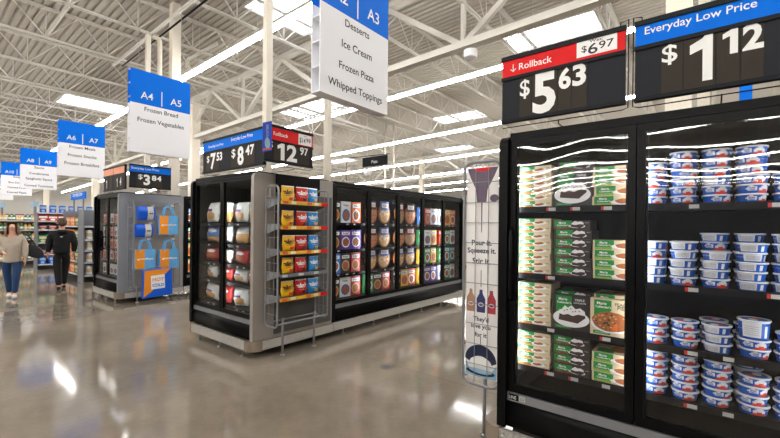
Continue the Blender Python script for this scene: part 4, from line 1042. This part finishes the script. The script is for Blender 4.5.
G = {'orange box': grocery('cracker_box', 'food box', ORANGE, CREAM, 'box', .22, .26, .1), 'green box': grocery('cereal_box', 'food box', GRN, CREAM, 'box', .22, .26, .1), 'red box': grocery('snack_box', 'food box', TUBR, WHITE, 'box', .24, .20, .1),
     'blue box': grocery('pasta_box', 'food box', RBL, ICE, 'box', .17, .26, .1), 'purple box': grocery('drink_carton', 'food box', BAGP, WHITE, 'box', .25, .25, .12), 'indigo box': grocery('cookie_box', 'food box', BBLU, PEACH, 'box', .2, .16, .1),
     'green bottle': grocery('juice_bottle', 'bottle', GRN, YEL, 'bottle', .1, .25, .1), 'yellow bottle': grocery('sauce_bottle', 'bottle', YEL, TUBR, 'bottle', .1, .24, .1), 'white roll': grocery('paper_roll', 'paper roll', SIGNW, CREAM, 'roll', .16, .26, .16)}
gz = (.20, .56, .88, 1.18, 1.55)
U1 = gondola('end_shelf', 'grey end shelves of orange and green boxes behind the walking man', 3.2, 3.62, 13.72, 15.3, gz, '-x', 2.0)
SN6 = ('bottom', 'second lowest', 'third lowest', 'third highest', 'second highest', 'top')
SN5 = ('bottom', 'second lowest', 'middle', 'second highest', 'top')
for si, z in enumerate(gz):
    for k in range(6):
        nm = 'green box' if k < 2 else 'orange box'
        G[nm].put((3.24+.02*(k % 2), 13.89+k*.245, z+.001), '%s, %s along the %s orange and green end shelf' % (nm, NTH[k], SN5[si]), group='boxes on the far end shelves', rz=random.uniform(-.05, .05))
U2 = gondola('aisle_shelf', 'grey aisle shelves of white paper rolls beside the far endcap freezer', 3.2, 5.0, 13.24, 13.7, gz, '-y', 2.0)
for si, z in enumerate(gz[:4]):
    for k in range(4):
        G['white roll'].put((3.36+k*.22, 13.3, z+.001), 'white paper roll, %s along the %s shelf beside the far endcap freezer' % (NTH[k], SN5[si]), group='paper rolls on the aisle shelf', rz=pi/2)
for k, y in enumerate((-8.0, -1.9, 4.2)):  # plain units added out of view, so the freezer glass reflects something darker
    gondola('unseen_shelf', 'unseen grey shelves added behind the camera to darken glass reflections, %s of three' % NTH[k], -4.6, -4.1, y, y+6.0, (.2, .6, 1.0, 1.4, 1.8), '-x', 2.25)
# blue header sign over the end shelves
r = thing('header_sign', 'blue strip sign standing above the orange and green end shelves', 'sign', (3.2, 13.4, 2.0)); o = r.location.copy()
b = MB(o); b.m(BLUE).box(3.16, 3.19, 12.95, 14.3, 2.29, 2.48); p_ = b.build('sign_board', r); b = MB(o); b.m(WHITE).text('Everyday Low', (3.159, 14.1, 2.34), -Y3, Z3, w=.9, bold=.01); b.build('lettering', p_, fixn=False)
b = MB(o); b.m(SHG).box(3.2, 3.23, 13.3, 13.33, 2.001, 2.3); b.box(3.2, 3.23, 14.2, 14.23, 2.001, 2.3); b.build('bracket', r)
hz = (.2, .55, .95, 1.40, 1.70, 1.99)
U3 = gondola('aisle_shelf', 'grey aisle shelves of red and blue boxes in front of the walking man', 3.05, 6.2, 17.95, 18.45, hz, '-y', 1.99)
for si, z in enumerate(hz):
    nm = ('blue box', 'indigo box', 'green box', 'indigo box', 'red box', 'blue box')[si]
    for k in range(11):
        x = 3.215+k*.265
        if x > 6.1: break
        n2 = 'orange box' if (k > 4 and si in (1, 2, 3)) else nm
        G[n2].put((x, 18.0, z+.001), '%s, %s along the %s shelf in front of the walking man' % (n2, NTH[k], SN6[si]), group='boxes on the far aisle shelf', rz=pi/2+random.uniform(-.05, .05))
kz = (.2, .62, 1.0, 1.36, 1.72)
U4 = gondola('aisle_shelf', 'grey aisle shelves of green and yellow bottles behind the woman', 2.15, 3.75, 20.6, 21.1, kz, '-y', 1.72)
for si, z in enumerate(kz):
    for k in range(13):
        nm = ('green bottle', 'yellow bottle')[(k//2 + si) % 2]
        G[nm].put((2.26+k*.115, 20.65, z+.001), '%s, %s along the %s shelf behind the woman' % (nm, NTH[k], SN5[si]), group='bottles on the far shelves', rz=pi/2)
        if si != 4: G[nm].put((2.26+k*.115, 20.78, z+.001), '%s, %s along the back of the %s shelf behind the woman' % (nm, NTH[k], SN5[si]), group='bottles on the far shelves', rz=pi/2)
for k in range(3):
    G['purple box'].put((2.75+k*.29, 20.9, 1.722), 'purple carton, %s on top of the bottle shelves behind the woman' % NTH[k], group='purple cartons', rz=pi/2)
for k, (x, y) in enumerate(((3.55, 21.3), (2.9, 24.0), (2.9, 28.0))):
    r = thing('flag_sign', 'small pale blue flag sign above the far shelves, %s along the alley' % NTH[k], 'sign', (x, y, 0), 'pale blue flag signs'); o = r.location.copy()
    b = MB(o); b.m(SHG).box(x, x+.05, y, y+.3, 0, 2.3); b.build('stand', r)
    b = MB(o); b.m(ICE).box(x-.05, x+.1, y-.1, y+.5, 2.301, 2.5); b.build('sign_board', r)

# ------------------------------------------------------------------ floor drain
b = MB((3.53, 2.85, 0)); b.m(CHROME, False).lathe([(.075, .0008), (.075, .003), (.0, .003)], 24, (3.53, 2.85, 0), cap=False); b.m(DKGREY)
for k in range(5): b.box(3.53-.05, 3.53+.05, 2.81+k*.018, 2.818+k*.018, .003, .0035)
tag(b.build('floor_drain'), 'small round metal floor cap in the polished aisle floor', 'floor drain')

# ------------------------------------------------------------------ people
def skinned(name, nodes, edges, material, parent, sub=2, squash=None, root=0):
    me = bpy.data.meshes.new(name); names = list(nodes)
    me.from_pydata([nodes[k][0] for k in names], [(names.index(a), names.index(c)) for a, c in edges], [])
    ob = bpy.data.objects.new(name, me); COL.objects.link(ob)
    sm = ob.modifiers.new('skin', 'SKIN'); sm.use_smooth_shade = True; sm.branch_smoothing = .3
    for k, nmm in enumerate(names):
        rr = nodes[nmm][1]; me.skin_vertices[0].data[k].radius = rr if isinstance(rr, tuple) else (rr, rr)
        me.skin_vertices[0].data[k].use_root = (k == root)
    ss = ob.modifiers.new('sub', 'SUBSURF'); ss.levels = sub; ss.render_levels = sub
    dg = bpy.context.evaluated_depsgraph_get(); dg.update()
    m2 = bpy.data.meshes.new_from_object(ob.evaluated_get(dg)); bpy.data.objects.remove(ob)
    m2.name = name; m2.materials.clear(); m2.materials.append(material)
    if squash:
        for v in m2.vertices: v.co = squash(v.co)
    for p in m2.polygons: p.use_smooth = True; p.material_index = 0
    o = bpy.data.objects.new(name, m2); COL.objects.link(o); o.parent = parent
    return o
def hand(nodes, edges, wrist, s, d, key):
    """Relaxed hand below a wrist: palm, four fingers of different length, thumb to the front."""
    w = Vector(wrist); d = Vector(d)
    pal = w + d*.05; kn = w+d*.09
    nodes[key+'palm'] = (tuple(pal), (.022, .032)); edges.append((key+'wrist', key+'palm'))
    for i, L in enumerate((.07, .08, .075, .058)):
        off = Vector((0, -.03+.02*i, 0)); a = kn+off; m_ = a+d*L*.5; e = a+d*L*.85+Vector((-s*.018, 0, 0))
        nodes[key+'k%d' % i] = (tuple(a), .010); nodes[key+'m%d' % i] = (tuple(m_), .009); nodes[key+'e%d' % i] = (tuple(e), .0075)
        edges += [(key+'palm', key+'k%d' % i), (key+'k%d' % i, key+'m%d' % i), (key+'m%d' % i, key+'e%d' % i)]
    a = w+d*.035+Vector((-s*.012, -.035, 0)); e = a+d*.045+Vector((-s*.01, -.02, 0))
    nodes[key+'t0'] = (tuple(a), .011); nodes[key+'t1'] = (tuple(e), .009); edges += [(key+'palm', key+'t0'), (key+'t0', key+'t1')]
def flat(co):
    if abs(co.x) < .235 and .7 < co.z < 1.48: co.y *= .78
    return co
def person(label, loc, rz, H, female):
    r = thing('person', label, 'person', loc); r.rotation_euler = (0, 0, rz); s = H/1.75
    def S(*p): return tuple(q*s for q in p)
    hipw, shw = (.10, .165) if female else (.095, .19)
    st = .14                                           # half stride: front foot towards -Y
    arms = {1: ((shw+.05, .0, 1.13), (shw+.06, -.08, .90)), -1: ((-shw-.06, .03, 1.13), (-shw-.05, -.06, .90))}
    if female: arms[-1] = ((-shw-.05, -.02, 1.14), (-shw+.04, -.22, 1.06))
    N = {'pelvis': (S(0, 0, .95), .118*s), 'spine': (S(0, 0, 1.12), .12*s), 'chest': (S(0, 0, 1.32), .125*s), 'neck': (S(0, -.005, 1.47), .052*s), 'jaw': (S(0, -.025, 1.56), .068*s), 'skull': (S(0, -.012, 1.645), .088*s), 'crown': (S(0, 0, 1.71), .06*s)}
    E = [('pelvis', 'spine'), ('spine', 'chest'), ('chest', 'neck'), ('neck', 'jaw'), ('jaw', 'skull'), ('skull', 'crown')]
    N['nose'] = (S(0, -.108, 1.605), .016*s); E.append(('skull', 'nose'))
    for sd, t in ((1, 'L'), (-1, 'R')):
        el, wr = arms[sd]
        N[t+'sh'] = (S(sd*shw, 0, 1.40), .055*s); N[t+'el'] = (S(*el), .042*s); N[t+'wrist'] = (S(*wr), .028*s)
        E += [('chest', t+'sh'), (t+'sh', t+'el'), (t+'el', t+'wrist')]
        d = (Vector(wr)-Vector(el)).normalized(); hand(N, E, S(*wr), sd, d, t)
        fy = -st if sd == (1 if female else -1) else st
        N[t+'hip'] = (S(sd*hipw, 0, .88), .095*s); N[t+'knee'] = (S(sd*hipw*.8, fy*.55-.02, .48), .058*s); N[t+'ank'] = (S(sd*hipw*.6, fy*1.0+(.03 if fy < 0 else .0), .09), .038*s)
        N[t+'toe'] = (S(sd*hipw*.65, fy*1.0-.14, .035), .035*s)
        E += [('pelvis', t+'hip'), (t+'hip', t+'knee'), (t+'knee', t+'ank'), (t+'ank', t+'toe')]
    skinned('body', N, E, SKIN, r, 1, flat)
    return r, s, N, arms, hipw, shw, S, st
def clothes(r, s, N, S, arms, top_m, leg_m, shoe_m, loose, female, hipw, hood=False):
    T = {'hem': (S(0, 0, .80 if female else .89), (.185 if female else .16)*s*loose), 'belly': (S(0, 0, 1.03), .165*s*loose), 'bust': (S(0, -.01, 1.27), .158*s*loose), 'coll': (S(0, .005, 1.44), .085*s)}
    E = [('hem', 'belly'), ('belly', 'bust'), ('bust', 'coll')]
    for t in ('L', 'R'):
        p = Vector(N[t+'el'][0]); q = Vector(N[t+'wrist'][0])
        T[t+'s'] = (N[t+'sh'][0], .085*s*loose); T[t+'e'] = (N[t+'el'][0], .066*s*loose); T[t+'w'] = (tuple(p+(q-p)*.95), .050*s*loose)
        E += [('bust', t+'s'), (t+'s', t+'e'), (t+'e', t+'w')]
    skinned('sweater' if female else 'hoodie', T, E, top_m, r, 2, flat, 1)
    L = {'w': (S(0, 0, 1.0), .10*s), 'c': (S(0, 0, .93), .105*s)}; E = [('w', 'c')]
    for t in ('L', 'R'):
        p = Vector(N[t+'hip'][0]); L[t+'h'] = ((p.x, p.y, p.z-.05*s), .098*s); L[t+'k'] = (N[t+'knee'][0], (.078 if female else .082)*s); p = Vector(N[t+'ank'][0])
        L[t+'a'] = ((p.x, p.y, p.z+.01), (.052 if female else .064)*s); E += [('c', t+'h'), (t+'h', t+'k'), (t+'k', t+'a')]
    skinned('jeans' if female else 'trousers', L, E, leg_m, r, 2, None, 0)
    for t in ('L', 'R'):
        p = Vector(N[t+'ank'][0]); q = Vector(N[t+'toe'][0])
        skinned('shoe', {'a': ((p.x, p.y+.03, .052), .05), 'b': ((p.x, p.y-.06, .047), .045), 'c': ((q.x, q.y-.02, .038), .036)}, [('a', 'b'), ('b', 'c')], shoe_m, r, 2)
def hair_shell(r, c, rx, ry, rz, zcut, ycut, material, drop=0.0, flare=0.0):
    """Hair with thickness over the skull, open at the face; drop lets it fall to the shoulders."""
    b = MB(); b.m(material, True); nt, npz = 28, 14; c = Vector(c)
    def grid(k):
        G = {}
        for j in range(npz+1):
            for i in range(nt):
                th = 2*pi*i/nt; ph = pi/2 - j/npz*(pi*.62 if not drop else pi*.5)
                fall = 0
                p = Vector((rx*k*cos(ph)*cos(th), ry*k*cos(ph)*sin(th), rz*k*sin(ph)))
                G[i, j] = p
        if drop:
            for q in range(1, 6):
                for i in range(nt):
                    th = 2*pi*i/nt; t = q/5; f = 1+flare*sin(pi*t*.8)
                    G[i, npz+q] = Vector((rx*k*f*cos(th), (ry*k*f)*sin(th)*(1-.15*t)+.03*t, -drop*t + .012*sin(5*th+q)))
        return G
    J = npz + (5 if drop else 0)
    for k in (1.0, .9):
        G = grid(k); id_ = {key: b.P(c+p) for key, p in G.items()}
        for j in range(J):
            for i in range(nt):
                i2 = (i+1) % nt; m_ = (G[i, j]+G[i2, j+1])/2
                if m_.y < ycut and m_.z < zcut and abs(m_.x) < rx*.80: continue
                b.F(id_[i, j], id_[i2, j], id_[i2, j+1], id_[i, j+1])
    return b.build('hair', r)
def face(r, s, S):
    for sd in (-1, 1):
        b = MB(); b.m(WHITE, True); c = S(sd*.033, -.092, 1.632); b.lathe([(.0, -.007), (.009, -.004), (.011, 0), (.009, .004), (0, .007)], 10, c, cap=False); b.m(INK); b.lathe([(.0, -.004), (.005, 0), (0, .004)], 8, (c[0], c[1]-.008, c[2]), cap=False); b.build('eye', r)
        skinned('ear', {'a': (S(sd*.088, .0, 1.65), .014), 'b': (S(sd*.092, .005, 1.61), .012)}, [('a', 'b')], SKIN, r, 1)
    b = MB(); b.m(mat('lips', (170, 84, 80), .5)); c = S(0, -.094, 1.553); b.ell(c, X3, Z3, .022, .007, 12); b.build('mouth', r)
KNIT = mat('cream_knit', (196, 184, 168), .9, var=.2, scale=45, bump=.6, bscale=60); DENIM = mat('blue_denim', (34, 66, 108), .8, var=.15, scale=30); BLKC = mat('black_cotton', (18, 20, 24), .85, var=.15); BLKT = mat('black_trouser', (16, 15, 17), .8)
SHW = mat('white_shoe', (222, 222, 222), .5); SHB = mat('black_shoe', (24, 22, 22), .5); HAIRW = mat('light_brown_hair', (128, 98, 72), .6, var=.3, scale=40); HAIRM = mat('brown_hair', (84, 62, 48), .7, var=.25, scale=50)
rw, s, N, arms, hipw, shw, S, st = person('woman in cream sweater and blue jeans walking with a dark shoulder bag', (1.58, 11.66, 0), -.25, 1.64, True)
clothes(rw, s, N, S, arms, KNIT, DENIM, SHW, 1.12, True, hipw); face(rw, s, S)
hair_shell(rw, S(0, .012, 1.635),   .106, .114, .118, .108, .0, HAIRW, .24, .25)
# shoulder bag on her left side
rot = Matrix.Rotation(-.25, 4, 'Z'); base = Vector((1.58, 11.66, 0))
def wp(x, y, z): return base + rot @ Vector((x, y, z))
BAGD = mat('black_leather_bag', (38, 40, 46), .45, var=.2)
bo = wp(.315, .165, .88); r = thing('shoulder_bag', 'dark slouchy shoulder bag hanging at the woman in cream', 'bag', bo); r.rotation_euler = (0, 0, -.25); 
b = MB(); b.m(BAGD, True); pr_ = [(-.13, .14), (-.10, .03), (0, -.04), (.14, -.06), (.2, .02), (.16, .13), (.06, .24), (-.06, .28)]; 
for _ in range(2): pr_ = [q for k in range(len(pr_)) for q in ((.75*pr_[k][0]+.25*pr_[(k+1) % len(pr_)][0], .75*pr_[k][1]+.25*pr_[(k+1) % len(pr_)][1]), (.25*pr_[k][0]+.75*pr_[(k+1) % len(pr_)][0], .25*pr_[k][1]+.75*pr_[(k+1) % len(pr_)][1]))]
b.prism(pr_, 'y', -.06, .06); b.build('bag_body', r, bevel=.012)
b = MB(); b.m(BAGD, True); b.tube([(-.05, 0, .26), (-.12, -.05, .42), (-.155, -.12, .51), (-.145, -.06, .53), (-.06, .02, .42), (.06, 0, .22)], .012, 6); b.build('strap', r)
rm, s, N, arms, hipw, shw, S, st = person('man in black hoodie and trousers walking away from the camera', (2.56, 12.36, 0), pi-.12, 1.74, False)
clothes(rm, s, N, S, arms, BLKC, BLKT, SHB, 1.15, False, hipw); face(rm, s, S)
skinned('hair', {'t': (S(0, -.015, 1.73), .085*s), 'a': (S(0, .015, 1.70), .112*s), 'b': (S(0, .035, 1.62), .098*s), 'c': (S(0, .04, 1.55), .07*s)}, [('t', 'a'), ('a', 'b'), ('b', 'c')], HAIRM, rm, 2)
skinned('hood', {'l': (S(.10, .07, 1.43), .05*s), 'm': (S(0, .125, 1.42), .06*s), 'r': (S(-.10, .07, 1.43), .05*s)}, [('l', 'm'), ('m', 'r')], BLKC, rm, 2)
b = MB(); b.m(TAG); b.ell(S(.02, .152*1.0, 1.30), X3, Z3, .03, .014, 14); b.build('logo_patch', rm)
